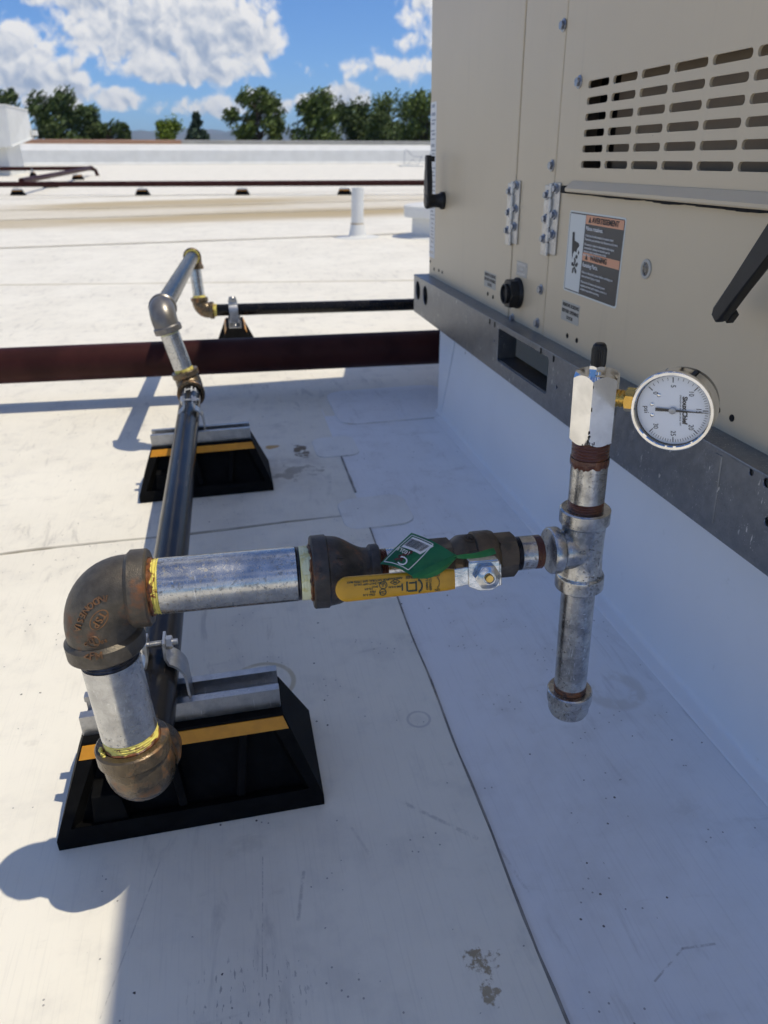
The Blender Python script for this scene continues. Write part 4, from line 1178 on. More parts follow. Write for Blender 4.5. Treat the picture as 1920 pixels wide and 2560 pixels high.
# horizontal nipple
M = FR(0)
bm = bmesh.new(); cyl(bm, S(.0497), S(.1402), rQ, 64); nip = gp.part('pipe_nipple', bm, MAT['galv'], label='thick level galvanised nipple')
bm = bmesh.new(); threads(bm, M, rQ - .0001, .038, .0497, 6, .0007, 64, .0003); gp.part('thread', bm, MAT['dope_y'], nip)
bm = bmesh.new(); threads(bm, M, rQ - .0002, .1402, .1428, 2, .0004, 64); gp.part('thread', bm, MAT['threadsteel'], nip)
bm = bmesh.new(); threads(bm, M, rQ, .1428, .1515, 4, .0003, 64, .00015); gp.part('thread', bm, MAT['dope_p'], nip)
bm = bmesh.new(); smear(bm, M, rQ - .0002, .0418, .0455, .0022, .0009, seed=3, freq=3); gp.part('sealant_smear', bm, MAT['dope_r'], nip)
bm = bmesh.new(); smear(bm, M, rQ, .1525, .1490, .0016, .0010, seed=8, freq=3); gp.part('sealant_smear', bm, MAT['dope_r'], nip)
# reducer coupling
pr_ = [(rQ, .1512), (.0245, .1508), (.0255, .1518), (.0257, .1612), (.0245, .1622), (.0240, .1660)]
for k in range(1, 9):
    a = k / 8; pr_.append((.0240 - .0100 * (a * a * (3 - 2 * a)), .1660 + .0235 * a))
pr_ += [(.0140, .1905), (.0156, .1918), (.0160, .1925), (.0160, .1975), (.0150, .1985), (.0125, .1985)]
bm = bmesh.new(); lathe(bm, M, pr_, 56); bvr = bvh_of(bm); red = gp.part('reducer', bm, MAT['ironblue'], label='dark iron reducer coupling')
for ch, u, v, a, s_ in (('M', 797, 1425, 82, .006), ('1', 850, 1395, 85, .006), ('4', 850, 1412, 85, .006)): cast_letter(ch, u, v, a, s_, red, 'ironblue', bvr)
# small nipple to the valve
rS = .0122
bm = bmesh.new(); cyl(bm, S(.2035), S(.2400), rS, 40); nip = gp.part('pipe_nipple', bm, MAT['galv'], label='thin galvanised nipple behind the green tag')
bm = bmesh.new(); threads(bm, M, rS, .1955, .2038, 6, .0006, 44, .0002); gp.part('thread', bm, MAT['dope_b'], nip)
# ball valve
bm = bmesh.new()
Mh = FR(0, U.cross(V((0, 0, 1))))
hexbar(bm, Mh, .0162, .2337, .2500, .0012, 6)
hexbar(bm, Mh, .0164, .2832, .2975, .0012, 6)
lathe(bm, M, [(.0135, .249), (.0142, .2515), (.0168, .2555), (.0172, .258), (.0172, .2660), (.0188, .2668), (.0190, .2700), (.0190, .2790), (.0182, .2815), (.0165, .2830), (.0135, .285)], 48)
SV = S(.2655); SD = V((-.08, -.965, .245)).normalized(); N_ = SV + SD * .0475
lathe(bm, frame(SV, SD), [(.0095, .010), (.0095, .0215), (.0085, .0235), (.0055, .0236), (.0055, .040)], 28)
bvv = bvh_of(bm); val = gp.part('ball_valve', bm, MAT['valveiron'], label='brown ball valve body')
bm = bmesh.new()
p, n = on_surface(1176, 1346, bvv)
if p is not None:
    if n.dot(p - V((0, 0, CAM_Z))) > 0: n = -n
    lathe(bm, frame(p, n), [(.0038, 0), (.0038, .0004), (.0043, .0004), (.0043, 0)], 24, caps=False); gp.part('raised_ring', bm, MAT['valveiron'], val)
    for ch, du in (('F', -4), ('E', 4)): cast_letter(ch, 1176 + du, 1346, 8, .0042, val, 'valveiron', bvv)
XH = (-U - SD * (-U).dot(SD)).normalized()     # along the lever, away from the stem
MH = frame(N_, SD, XH)                          # local x = along lever, y = down in view, z = out
bm = bmesh.new()
prism(bm, [(-.0090, -.0092), (-.0090, .0080), (-.004, .0105), (.005, .0105), (.0120, .0070), (.0120, -.0092)], -.0045, -.0027, MH, .0005)
box(bm, (-.0097, .001, -.0085), (.0018, .015, .010), MH, .0006)
box(bm, (.0015, -.0092, -.0085), (.020, .0018, .010), MH, .0006)
prism(bm, [(.0105, -.0060), (.026, -.0045), (.026, .0080), (.0105, .0062)], -.0062, -.0044, MH, .0005)
lev = gp.part('valve_lever', bm, MAT['bright'], val)
bm = bmesh.new(); hexbar(bm, MH, .0086, -.0030, .0034, .0012, 5); lathe(bm, MH, [(.0074, .0030), (.0074, .0040), (.0046, .0048), (.0038, .0048), (.0038, .0030)], 28, caps=False); gp.part('lever_nut', bm, MAT['bright'], val)
bm = bmesh.new(); lathe(bm, MH, [(.0028, .0), (.0028, .0058), (.0023, .0064), (0, .0064)], 20); gp.part('valve_stem', bm, MAT['brass'], val)
# grip: rounded vinyl sleeve
bm = bmesh.new(); rows = []
for q in [k / 14 * .9 for k in range(15)] + [.9 + .1 * math.sin(R(90 * k / 8)) for k in range(1, 9)]:
    x = .0215 + .0785 * q
    hw = .0073 + .0012 * q; ht_ = .0030
    if q > .90: s_ = math.sqrt(max(0, 1 - ((q - .90) / .1002) ** 2)); hw *= max(.05, s_); ht_ *= max(.2, s_)
    if q < .03: hw *= .93; ht_ *= .85
    bend = .0012 + .0014 * q
    rows.append([bm.verts.new(MH @ V((x, bend + hw * math.copysign(abs(math.cos(a)) ** .62, math.cos(a)), -.0038 + ht_ * math.copysign(abs(math.sin(a)) ** .7, math.sin(a))))) for a in [2 * math.pi * i / 28 for i in range(28)]])
for a, b in zip(rows, rows[1:]):
    for i in range(28): bm.faces.new((a[i], a[(i + 1) % 28], b[(i + 1) % 28], b[i]))
bm.faces.new(rows[0]); bm.faces.new(rows[-1])
grip = gp.part('lever_grip', bm, MAT['grip'], val, smooth=60, label='yellow vinyl lever grip')
MG = MH @ Matrix.Translation((0, .0018, -.00068))
def gtx(s, x, y, size, rot=0, al='CENTER'): text(gp, 'lettering', s, MG @ Matrix.Translation((x, y, 0)) @ Matrix.Rotation(R(rot), 4, 'Z'), size, MAT['ink_g'], val, .00012, al, bold=.00004)
gtx('LEAD FREE', .0475, -.0052, .0028)
gtx('ON', .0335, .0050, .0022); gtx('OFF', .0335, -.0052, .0022); gtx('600W.O.G', .0380, 0, .0022, -90); gtx('150W.S.P.', .0402, 0, .0022, -90)
gtx('FOR NATURAL GAS 175PSI MAX', .0790, -.0048, .0019); gtx('LISTED SHUT-OFF VALVE', .0775, -.0028, .0019); gtx('UL', .0690, -.0012, .0028); gtx('1/2-3/4', .0785, .0006, .0019); gtx('CGA 3.16', .0785, .0046, .0019); gtx('SPCC', .0745, -.0006, .0017); gtx('PSIG', .076, .0026, .0019); gtx('CSA', .0695, .0036, .0024)
gtx('ASME B16.33', .0610, -.0050, .0017); gtx('ASME B16.44', .0610, .0006, .0017); gtx('FM', .0612, -.0026, .0020)
bm = bmesh.new()
for pts in ([(.0440, -.0025), (.0460, -.0032), (.0462, .0030), (.0440, .0024)],):
    pass
box(bm, (.0535, .0010, .00005), (.0011, .0066, .0002), MG); box(bm, (.0500, .0042, .00005), (.0062, .0011, .0002), MG); box(bm, (.0475, .0008, .00005), (.0011, .0062, .0002), MG); box(bm, (.0495, -.0012, .00005), (.0052, .0011, .0002), MG); box(bm, (.0567, .0012, .00005), (.0010, .0048, .0002), MG)
for k in range(8):
    a = R(-58 + k * 16.5); box(bm, (.0478 - .0042 * math.cos(a), .0012 + .0046 * math.sin(a), .00005), (.0011, .0016, .0002), MG)
gp.part('lever_emblem', bm, MAT['ink_g'], val, smooth=0)
bm = bmesh.new()
for k in range(8): a = R(-50 + k * 14); box(bm, (.0345 + .004 - .004 * math.cos(a) - .0025, .0045 * math.sin(a), .00005), (.0003, .0014, .0002), MG)
for cx_, cy_, r_ in ((.0690, -.0012, .0024), (.0695, .0036, .0021)):
    for k in range(16): a = 2 * math.pi * k / 16; box(bm, (cx_ + r_ * math.cos(a), cy_ + r_ * math.sin(a), .00005), (.0005, .0009, .0002), MG @ Matrix.Translation((cx_ + r_ * math.cos(a), cy_ + r_ * math.sin(a), 0)) @ Matrix.Rotation(a, 4, 'Z') @ Matrix.Translation((-cx_ - r_ * math.cos(a), -cy_ - r_ * math.sin(a), 0)))
for sx, sy in ((1, 1), (1, -1), (-1, 1), (-1, -1)):
    box(bm, (0, 0, .00005), (.0038, .0004, .0002), MG @ Matrix.Translation((.0612 + sx * .0016, -.0026 + sy * .0009, 0)) @ Matrix.Rotation(-sx * sy * R(30), 4, 'Z'))
gp.part('lever_mark', bm, MAT['ink_g'], val, smooth=0)
# short nipple to the tee
bm = bmesh.new(); cyl(bm, S(.3015), S(.3120), rS + .0002, 40); nip = gp.part('pipe_nipple', bm, MAT['galv_old'], label='short galvanised nipple at the tee')
bm = bmesh.new(); threads(bm, M, rS + .0002, .2955, .3018, 5, .0005, 44); gp.part('thread', bm, MAT['threadsteel'], nip)
bm = bmesh.new(); threads(bm, M, rS + .0002, .3116, .3180, 5, .0005, 44); gp.part('thread', bm, MAT['dope_b'], nip)
# tee
rT = .0127
TB = V((.2418, .4372, .1528)); TT = V((.2356, .437, .3723))
def TV(z):  # axis of the tee run at height z
    return T + (TT - T) * ((z - T.z) / (TT.z - T.z)) if z > T.z else T + (TB - T) * ((z - T.z) / (TB.z - T.z))
UP = (TT - TB).normalized()
MT = frame(T, UP, -U)
bm = bmesh.new()
lathe(bm, MT, [(rT, -.0330), (.0168, -.0331), (.0180, -.0320), (.0180, -.0225), (.0172, -.0210), (.0158, -.0195), (.0152, -.008), (.0152, .008), (.0158, .0198), (.0172, .0214), (.0180, .0225), (.0180, .0320), (.0168, .0331), (rT, .0330)], 48)
lathe(bm, frame(T, -U, (0, 0, 1)), [(.0150, .001), (.0152, .010), (.0147, .0150), (.0146, .0168), (.0168, .0185), (.0174, .0195), (.0174, .0250), (.0164, .0262), (rS, .0261)], 48)
bvt = bvh_of(bm)
tee = gp.part('tee', bm, MAT['galv_old'], label='galvanised tee')
for ch, u, v in (('B', 1457, 1383), ('1', 1480, 1376)): cast_letter(ch, u, v, 80, .0055, tee, 'galv_old', bvt)
# upper nipple
Tz = T.z
bm = bmesh.new(); cyl(bm, TV(.3275), TV(.3560), rT, 44); nip = gp.part('pipe_nipple', bm, MAT['galv_old'], label='upright galvanised nipple under the chrome test body')
Mz = frame(T, UP, -U)
bm = bmesh.new(); threads(bm, Mz, rT, .314 - Tz, .3278 - Tz, 7, .0007, 44, .0001); gp.part('thread', bm, MAT['dope_b'], nip)
bm = bmesh.new(); threads(bm, Mz, rT + .0002, .3600 - Tz, .3735 - Tz, 6, .0006, 44, .0001); gp.part('thread', bm, MAT['dope_b'], nip)
bm = bmesh.new(); sg = 72; rows = []   # ragged smear of sealant below the thread
for k in range(4):
    row = []
    for i in range(sg):
        a = 2 * math.pi * i / sg
        low = .3545 - .0035 * (mnoise.noise((math.cos(a) * 2.2, math.sin(a) * 2.2, 4)) + .6 * mnoise.noise((math.cos(a) * 6, math.sin(a) * 6, 9)))
        z = .3606 + (low - .3606) * k / 3
        rr = rT + (.0005, .0007, .0006, .0001)[k] + .0002 * mnoise.noise((a * 6, k, 1))
        row.append(bm.verts.new(Mz @ V((rr * math.cos(a), rr * math.sin(a), z - Tz))))
    rows.append(row)
for a, b in zip(rows, rows[1:]):
    for i in range(sg): bm.faces.new((a[i], a[(i + 1) % sg], b[(i + 1) % sg], b[i]))
gp.part('sealant_smear', bm, MAT['dope_b'], nip)
# drip leg and cap
UPB = (T - TB).normalized(); MB_ = frame(TB, UPB, -U)
bm = bmesh.new(); cyl(bm, TV(.1620), TV(.2520), rT, 44); nip = gp.part('pipe_nipple', bm, MAT['galv_old'], label='long galvanised drip leg nipple')
bm = bmesh.new(); threads(bm, MB_, rT, .2505 - TB.z, .2570 - TB.z, 4, .0005, 44); gp.part('thread', bm, MAT['threadsteel'], nip)
bm = bmesh.new(); threads(bm, MB_, rT + .0001, .1525 - TB.z, .1625 - TB.z, 5, .0005, 44, .0001); gp.part('thread', bm, MAT['dope_r'], nip)
bm = bmesh.new(); lathe(bm, MB_, [(0, -.0210), (.010, -.0208), (.0150, -.0190), (.0163, -.0160), (.0164, -.0085), (.0178, -.0068), (.0180, -.0050), (.0180, .0030), (.0170, .0040), (.0128, .0040), (.0128, -.002)], 44, caps=False); gp.part('pipe_cap', bm, MAT['galv_old'], label='round pipe cap at the foot of the drip leg')
# chrome test body
HX = V((.2356, .437, .3723)); MX = frame(HX, UP, V((-.574, -.819, 0)))
bm = bmesh.new(); hexbar(bm, MX, .0160, 0, .0480, .0030, 10); tb = gp.part('test_body', bm, MAT['chrome'], smooth=25, label='polished chrome hexagonal test body')
bm = bmesh.new(); r5 = random.Random(9)
for k in range(16):
    zz = r5.choice((r5.uniform(.002, .012), r5.uniform(.002, .044))); off = r5.gauss(0, .0006)
    if k > 10: zz = r5.uniform(.0008, .0035); off = r5.uniform(-.006, .006)
    px_ = MX @ Matrix.Rotation(R(30 if off > 0 else -30), 4, 'Z') @ V((.01386, 0, zz))
    sd_ = MX.to_3x3() @ (Matrix.Rotation(R(30 if off > 0 else -30), 3, 'Z') @ V((0, 1, 0)))
    px_ = px_ + sd_ * ((-.0080 if off > 0 else .0080) + off)
    box(bm, (0, 0, 0), (.0006, r5.uniform(.0003, .0008), r5.uniform(.0008, .003)), frame(px_, UP, MX.to_3x3() @ (Matrix.Rotation(R(30 if off > 0 else -30), 3, 'Z') @ V((1, 0, 0)))))
gp.part('chip_mark', bm, MAT['gasket'], tb, smooth=0, kind='stuff')
bm = bmesh.new(); lathe(bm, MX, [(.0052, .0478), (.0052, .0490), (.0046, .0492)], 20); hexbar(bm, MX @ Matrix.Translation((0, 0, .0488)), .0057, 0, .0038, .0006, 4); gp.part('valve_nut', bm, MAT['chrome'], tb)
bm = bmesh.new(); n = 24; prof = [(.0047, .0528), (.0050, .0534), (.0050, .0628), (.0046, .0638), (.0042, .0655), (.0030, .0668), (0, .0672)]
rings = []
for k, (r_, z) in enumerate(prof[:-1]):
    rings.append([bm.verts.new(MX @ V(((r_ - (.0005 if (i % 2 and 0 < k < 4) else 0)) * math.cos(math.pi * i / n), (r_ - (.0005 if (i % 2 and 0 < k < 4) else 0)) * math.sin(math.pi * i / n), z))) for i in range(2 * n)])
top = bm.verts.new(MX @ V((0, 0, .0672)))
for a, b in zip(rings, rings[1:]):
    for i in range(2 * n): bm.faces.new((a[i], a[(i + 1) % (2 * n)], b[(i + 1) % (2 * n)], b[i]))
for i in range(2 * n): bm.faces.new((rings[-1][i], rings[-1][(i + 1) % (2 * n)], top))
bm.faces.new(rings[0]); gp.part('valve_cap', bm, MAT['black_pl'], tb, smooth=30)
# gauge
GN = V((-.73, -.68, -.02)).normalized(); GC = V((.2662, .395, .4044)); GU = V((.648, -.746, .141))
MGa = frame(GC, GN, GU.cross(GN)); 
CC = GC - GN * .0105
bm = bmesh.new(); lathe(bm, MGa, [(0, -.0215), (.0195, -.0215), (.0228, -.0195), (.0236, -.016), (.0236, -.004), (.0236, -.0012), (.0226, -.0012), (.0226, .0036)], 64, caps=False); ga = gp.part('pressure_gauge', bm, MAT['caseblack'], label='round pressure gauge, chrome rim, white dial')
bm = bmesh.new(); lathe(bm, MGa, [(.0237, -.0095), (.0249, -.0090), (.0252, -.0080), (.0252, .0005), (.0256, .0012), (.0256, .0030), (.0248, .0042), (.0232, .0044), (.0225, .0037)], 72, caps=False); gp.part('bezel', bm, MAT['chrome'], ga)
bm = bmesh.new(); lathe(bm, MGa, [(.0223, 0), (0, 0)], 64, caps=False); gp.part('dial_card', bm, MAT['dial'], ga)
def dl(x, y, z=.00015): return MGa @ Matrix.Translation((x, y, z))
bm = bmesh.new(); bm2 = bmesh.new()
for k in range(61):
    psi = k * .5
    if psi < 10 and k % 2: continue
    a = R(225 - 270 * psi / 30); mj = (k % 10 == 0)
    ln = .0032 if mj else .0017; r1 = .0208
    tgt = bm if not mj else bm2
    box(tgt, (r1 - ln / 2, 0, .0001), (ln, .00052 if mj else .00022, .0002), MGa @ Matrix.Rotation(a, 4, 'Z'))
gp.part('minor_scale', bm, MAT['ink'], ga, smooth=0); gp.part('major_scale', bm2, MAT['ink'], ga, smooth=0)
for psi in (0, 5, 10, 15, 20, 25, 30):
    a = R(225 - 270 * psi / 30); rr = .0152
    text(gp, 'numeral', str(psi), dl(rr * math.cos(a), rr * math.sin(a)), .0043, MAT['ink'], ga, .00008, sx=.86)
text(gp, 'lettering', 'psi', dl(0, -.0165), .0044, MAT['ink'], ga, .00008)
text(gp, 'lettering', 'Sioux Chief', dl(0, .0070), .0040, MAT['ink'], ga, .00008, bold=.00016, sx=.94)
text(gp, 'lettering', 'STRENGTH IN ACTION SINCE 1957', dl(0, .0044), .00125, MAT['ink'], ga, .00006)
for x, y in ((-.0035, -.0128), (.0035, -.0128), (-.0095, -.0085)):
    bm = bmesh.new(); lathe(bm, dl(x, y, 0), [(.00125, 0), (.00125, .0004), (.0008, .0007), (0, .0007)], 14); gp.part('dial_screw', bm, MAT['chrome'], ga)
an = R(225 - 270 * 15.35 / 30)
MN = MGa @ Matrix.Translation((0, 0, .0011)) @ Matrix.Rotation(an, 4, 'Z')
bm = bmesh.new(); prism(bm, [(-.0105, -.0011), (0, -.0007), (.0212, -.0001), (.0212, .0001), (0, .0007), (-.0105, .0011)], 0, .0003, MN); gp.part('needle', bm, MAT['ink'], ga, smooth=0)
bm = bmesh.new(); lathe(bm, MGa, [(.0022, .0007), (.0022, .0018), (.0017, .0021), (0, .0021)], 24); gp.part('needle_hub', bm, MAT['boltsteel'], ga)
bm = bmesh.new(); lathe(bm, MGa, [(.0225, .0034), (0, .0034)], 48, caps=False); gp.part('lens', bm, MAT['lens'], ga, smooth=0)
# brass connection between the test body and the gauge
HB = HX + UP * .0318
sd = (CC - HB).normalized(); Ls = (CC - HB).length
Ms = frame(HB, sd, (0, 0, 1))
bm = bmesh.new(); threads(bm, Ms, .0060, .0105, Ls - .0310, 4, .0005, 28)
hexbar(bm, Ms, .0082, Ls - .0325, Ls - .020, .0008, 5)
br = gp.part('brass_connector', bm, MAT['brass'], smooth=35, label='brass gauge connector')
# the hop over the maroon pipe
rH = .0188
dcd = (D - C).normalized()
bm = bmesh.new(); elbow(bm, C, V((0, -1, 0)), dcd, .040, .0245, .0272, .012, rP); gp.part('elbow', bm, MAT['ironrust'], label='rusty elbow below the raised crossing')
bm = bmesh.new(); cyl(bm, C + dcd * .046, D - dcd * .046, rH, 40); nip = gp.part('pipe_nipple', bm, MAT['galv'], label='leaning galvanised nipple before the maroon pipe')
Mc = frame(C, dcd)
bm = bmesh.new(); threads(bm, Mc, rH, .036, .0465, 5, .0006, 40, .0002); gp.part('thread', bm, MAT['dope_y'], nip)
Lc = (D - C).length
bm = bmesh.new(); threads(bm, Mc, rH, Lc - .0475, Lc - .036, 4, .0006, 40, .0002); gp.part('thread', bm, MAT['dope_p'], nip)
ddf = (F_ - D).normalized()
bm = bmesh.new(); elbow(bm, D, -dcd, ddf, .042, .0245, .0272, .012, rH); gp.part('elbow', bm, MAT['greyiron'], label='smooth grey elbow at the near end of the crossing')
bm = bmesh.new(); cyl(bm, D + ddf * .036, F_ - ddf * .036, rH, 40); gp.part('black_pipe', bm, MAT['blackpipe'])
dfg = (G_ - F_).normalized()
bm = bmesh.new(); elbow(bm, F_, -ddf, dfg, .040, .0235, .0265, .012, rH); gp.part('elbow', bm, MAT['ironrust'])
bm = bmesh.new(); lathe(bm, frame(F_, -ddf), [(rH, .038), (rH + .0035, .0385), (rH + .003, .0425), (rH, .043)], 32); gp.part('sealant_ring', bm, MAT['dope_y'])
bm = bmesh.new(); cyl(bm, F_ + dfg * .036, G_ - dfg * .036, rH * .96, 36); nip = gp.part('pipe_nipple', bm, MAT['galv'], label='galvanised nipple at the far end of the crossing')
dB = V((1, -.135, 0)).normalized()
bm = bmesh.new(); elbow(bm, G_, -dfg, dB, .040, .0235, .0265, .012, rH); gp.part('elbow', bm, MAT['ironrust'])
bm = bmesh.new(); lathe(bm, frame(G_, dB), [(rH - .001, .036), (rH + .001, .040), (rH, .050), (rH - .002, .0505)], 32, .0003); gp.part('sealant_ring', bm, MAT['dope_y'])
bm = bmesh.new(); lathe(bm, frame(G_, -dfg), [(rH - .001, .036), (rH + .002, .039), (rH, .046)], 32, .0003); gp.part('sealant_ring', bm, MAT['dope_y'])
bm = bmesh.new(); cyl(bm, G_ + dB * .034, G_ + dB * 1.6, .0180, 36); gp.part('black_pipe', bm, MAT['blackpipe'])
# chalk marks on the black pipe end
bm = bmesh.new()
for x0, y0, x1, y1 in ((-.008, 1.452, -.008, 1.424), (-.008, 1.438, .003, 1.442), (.004, 1.456, .004, 1.428), (.004, 1.440, .014, 1.436), (.010, 1.455, .012, 1.442)):
    for k in range(6):
        xx, yy = x0 + (x1 - x0) * k / 5, y0 + (y1 - y0) * k / 5
        zz = math.sqrt(max(0, rP ** 2 - xx ** 2)) + .0001
        box(bm, (-.0885 + xx, yy, SUP_PIPE_Z + zz), (.0022, .0045, .0004))
gp.part('chalk_mark', bm, MAT['white_pr'], smooth=0)

# ------------------------------------------------------------------ green paper tag on the lever
def paper_tag():
    A, B_, C_, D_ = V((.1050, .424, .3235)), V((.1290, .4005, .3160)), V((.0985, .3965, .3058)), V((.0800, .4085, .3105))
    t = Thing('paper_tag', tuple((A + C_) / 2), 'green paper tag with barcode wrapped round the yellow valve lever', 'tag')
    n = 10
    def P(u, v):  # u: D->A .. v: along to C->B
        p = D_ * (1 - u) * (1 - v) + A * u * (1 - v) + C_ * (1 - u) * v + B_ * u * v
        nn = (A - D_).cross(C_ - D_).normalized()
        if nn.y > 0: nn = -nn
        return p + nn * (.0042 * math.sin(math.pi * v) * (1 - .3 * u) + .0016 * math.sin(math.pi * u) * (1 - v) + .0008 * math.sin(3 * u + 2)), nn
    bm = bmesh.new()
    g_ = [[bm.verts.new(P(i / n, j / n)[0]) for j in range(n + 1)] for i in range(n + 1)]
    for i in range(n):
        for j in range(n): bm.faces.new((g_[i][j], g_[i + 1][j], g_[i + 1][j + 1], g_[i][j + 1]))
    bmesh.ops.solidify(bm, geom=bm.faces[:], thickness=.00025)
    t.part('tag_sheet', bm, MAT['tag'], smooth=60)
    def decal(pts, name, mat, lift):
        bm = bmesh.new(); m = 8
        (u0, v0), (u1, v1) = pts[0], pts[2]
        gv = []
        for i in range(m + 1):
            row = []
            for j in range(m + 1):
                p, nn = P(u0 + (u1 - u0) * i / m, v0 + (v1 - v0) * j / m); row.append(bm.verts.new(p + nn * lift))
            gv.append(row)
        for i in range(m):
            for j in range(m): bm.faces.new((gv[i][j], gv[i + 1][j], gv[i + 1][j + 1], gv[i][j + 1]))
        return t.part(name, bm, MAT[mat], smooth=0)
    # border line
    bm = bmesh.new()
    for (u0, v0), (u1, v1) in (((.07, .06), (.93, .06)), ((.93, .06), (.93, .55)), ((.93, .55), (.07, .80)), ((.07, .80), (.07, .06))):
        for k in range(8):
            a, b = (u0 + (u1 - u0) * k / 8, v0 + (v1 - v0) * k / 8), (u0 + (u1 - u0) * (k + 1) / 8, v0 + (v1 - v0) * (k + 1) / 8)
            dx, dy = V((b[0] - a[0], b[1] - a[1])).normalized(); w = .009
            q = []
            for (uu, vv) in ((a[0] - dy * w, a[1] + dx * w), (b[0] - dy * w, b[1] + dx * w), (b[0] + dy * w, b[1] - dx * w), (a[0] + dy * w, a[1] - dx * w)):
                p, nn = P(uu, vv); q.append(bm.verts.new(p + nn * .0004))
            bm.faces.new(q)
    t.part('printed_border', bm, MAT['white_pr'], smooth=0)
    lab = decal([(.54, .11), (.89, .11), (.89, .60), (.54, .60)], 'barcode_label', 'white_pr', .0005)
    bm = bmesh.new(); r3 = random.Random(3); v_ = .13
    while v_ < .55:
        w = r3.choice((.005, .008, .012))
        for i in range(6):
            ua, ub = .60 + .23 * i / 6, .60 + .23 * (i + 1) / 6; q = []
            for u, v in ((ua, v_), (ub, v_), (ub, v_ + w), (ua, v_ + w)):
                p, nn = P(u, v); q.append(bm.verts.new(p + nn * .0010))
            bm.faces.new(q)
        v_ += w + r3.choice((.006, .009))
    t.part('barcode', bm, MAT['ink'], lab, smooth=0)
    def tx(s, u, v, size):
        p, nn = P(u, v); M = frame(p + nn * .0013, nn, (P(u, v - .05)[0] - P(u, v + .05)[0]))
        text(t, 'lettering', s, M, size, MAT['white_pr'], None, .00008)
    tx('102LF', .44, .26, .0040); tx('C', .20, .50, .009)
    # brown smear
    bm = bmesh.new(); q = []
    for k in range(18):
        a = 2 * math.pi * k / 18; r_ = .12 + .05 * math.sin(k * 2.3) + .03 * math.cos(k * 5.1)
        p, nn = P(.26 + r_ * math.cos(a), .36 + r_ * .8 * math.sin(a)); q.append(bm.verts.new(p + nn * .0006))
    bm.faces.new(q)
    q = []
    for k in range(14):
        a = 2 * math.pi * k / 14; r_ = .07 + .03 * math.sin(k * 2.9)
        p, nn = P(.45 + r_ * 1.2 * math.cos(a), .40 + r_ * .8 * math.sin(a)); q.append(bm.verts.new(p + nn * .0006))
    bm.faces.new(q)
    t.part('brown_smear', bm, MAT['dope_b'], smooth=0)
    # lighter curled lower edge and the twisted tail that wraps the lever
    bm = bmesh.new(); m = 16; rows = []
    for i in range(m + 1):
        k = i / m
        e = C_ + (B_ - C_) * min(1, k * 1.18) if k < .85 else B_
        top = P(0, 1)[0].lerp(P(1, 1)[0], k)
        bul = math.sin(math.pi * (k * .9 + .05))
        p0 = top + V((0, .0004, .0006))
        p1 = top + V((.0006, -.0034 * bul - .0006, -.0012))
        p2 = top + V((.0010, -.0022 * bul, -.0058 * bul - .0006))
        p3 = top + V((.0008, .0030, -.0062 * bul + .0002))
        rows.append([bm.verts.new(p) for p in (p0, p1, p2, p3)])
    for a, b in zip(rows, rows[1:]):
        for i in range(3): bm.faces.new((a[i], a[i + 1], b[i + 1], b[i]))
    bmesh.ops.solidify(bm, geom=bm.faces[:], thickness=.0002)
    t.part('curled_edge', bm, MAT['tagfold'], smooth=60)
    bm = bmesh.new(); rows = []
    q0, q1 = B_ + V((-.002, 0, -.0012)), V((.1560, .4010, .3150))
    for i in range(13):
        k = i / 12; p = q0.lerp(q1, k) + V((0, 0, -.0016 * math.sin(math.pi * k)))
        a = R(70 - 150 * k); w = .0042 - .0022 * math.sin(math.pi * k)
        d = V((0, -math.sin(a) * .6, math.cos(a)))
        rows.append([bm.verts.new(p + d * w * s_ + V((0, -.0006 * (1 - s_ * s_), 0))) for s_ in (-1, -.33, .33, 1)])
    for a, b in zip(rows, rows[1:]):
        for i in range(3): bm.faces.new((a[i], a[i + 1], b[i + 1], b[i]))
    bmesh.ops.solidify(bm, geom=bm.faces[:], thickness=.0002)
    t.part('twisted_tail', bm, MAT['tagfold'], smooth=60)
paper_tag()

# ------------------------------------------------------------------ maroon pipe, close
def red_pipe():
    a, b = V((-.5504, 1.9024, .109)), V((.5194, 1.8092, .109)); d = (b - a).normalized()
    t = Thing('maroon_pipe', (0, 1.85, 0), 'thick maroon painted pipe crossing low behind the hop in the gas pipe', 'pipe')
    bm = bmesh.new(); cyl(bm, a - d * 3.2, b + d * 1.6, .0425, 56); t.part('pipe_body', bm, MAT['redpipe'])
    for s in (-2.4, 1.2):
        bm = bmesh.new(); c = a + d * (.55 + s)
        cyl(bm, c - d * .03, c + d * .03, .047, 40); t.part('coupling', bm, MAT['redpipe'])
    return a, b, d
ra, rb_, rd_ = red_pipe()

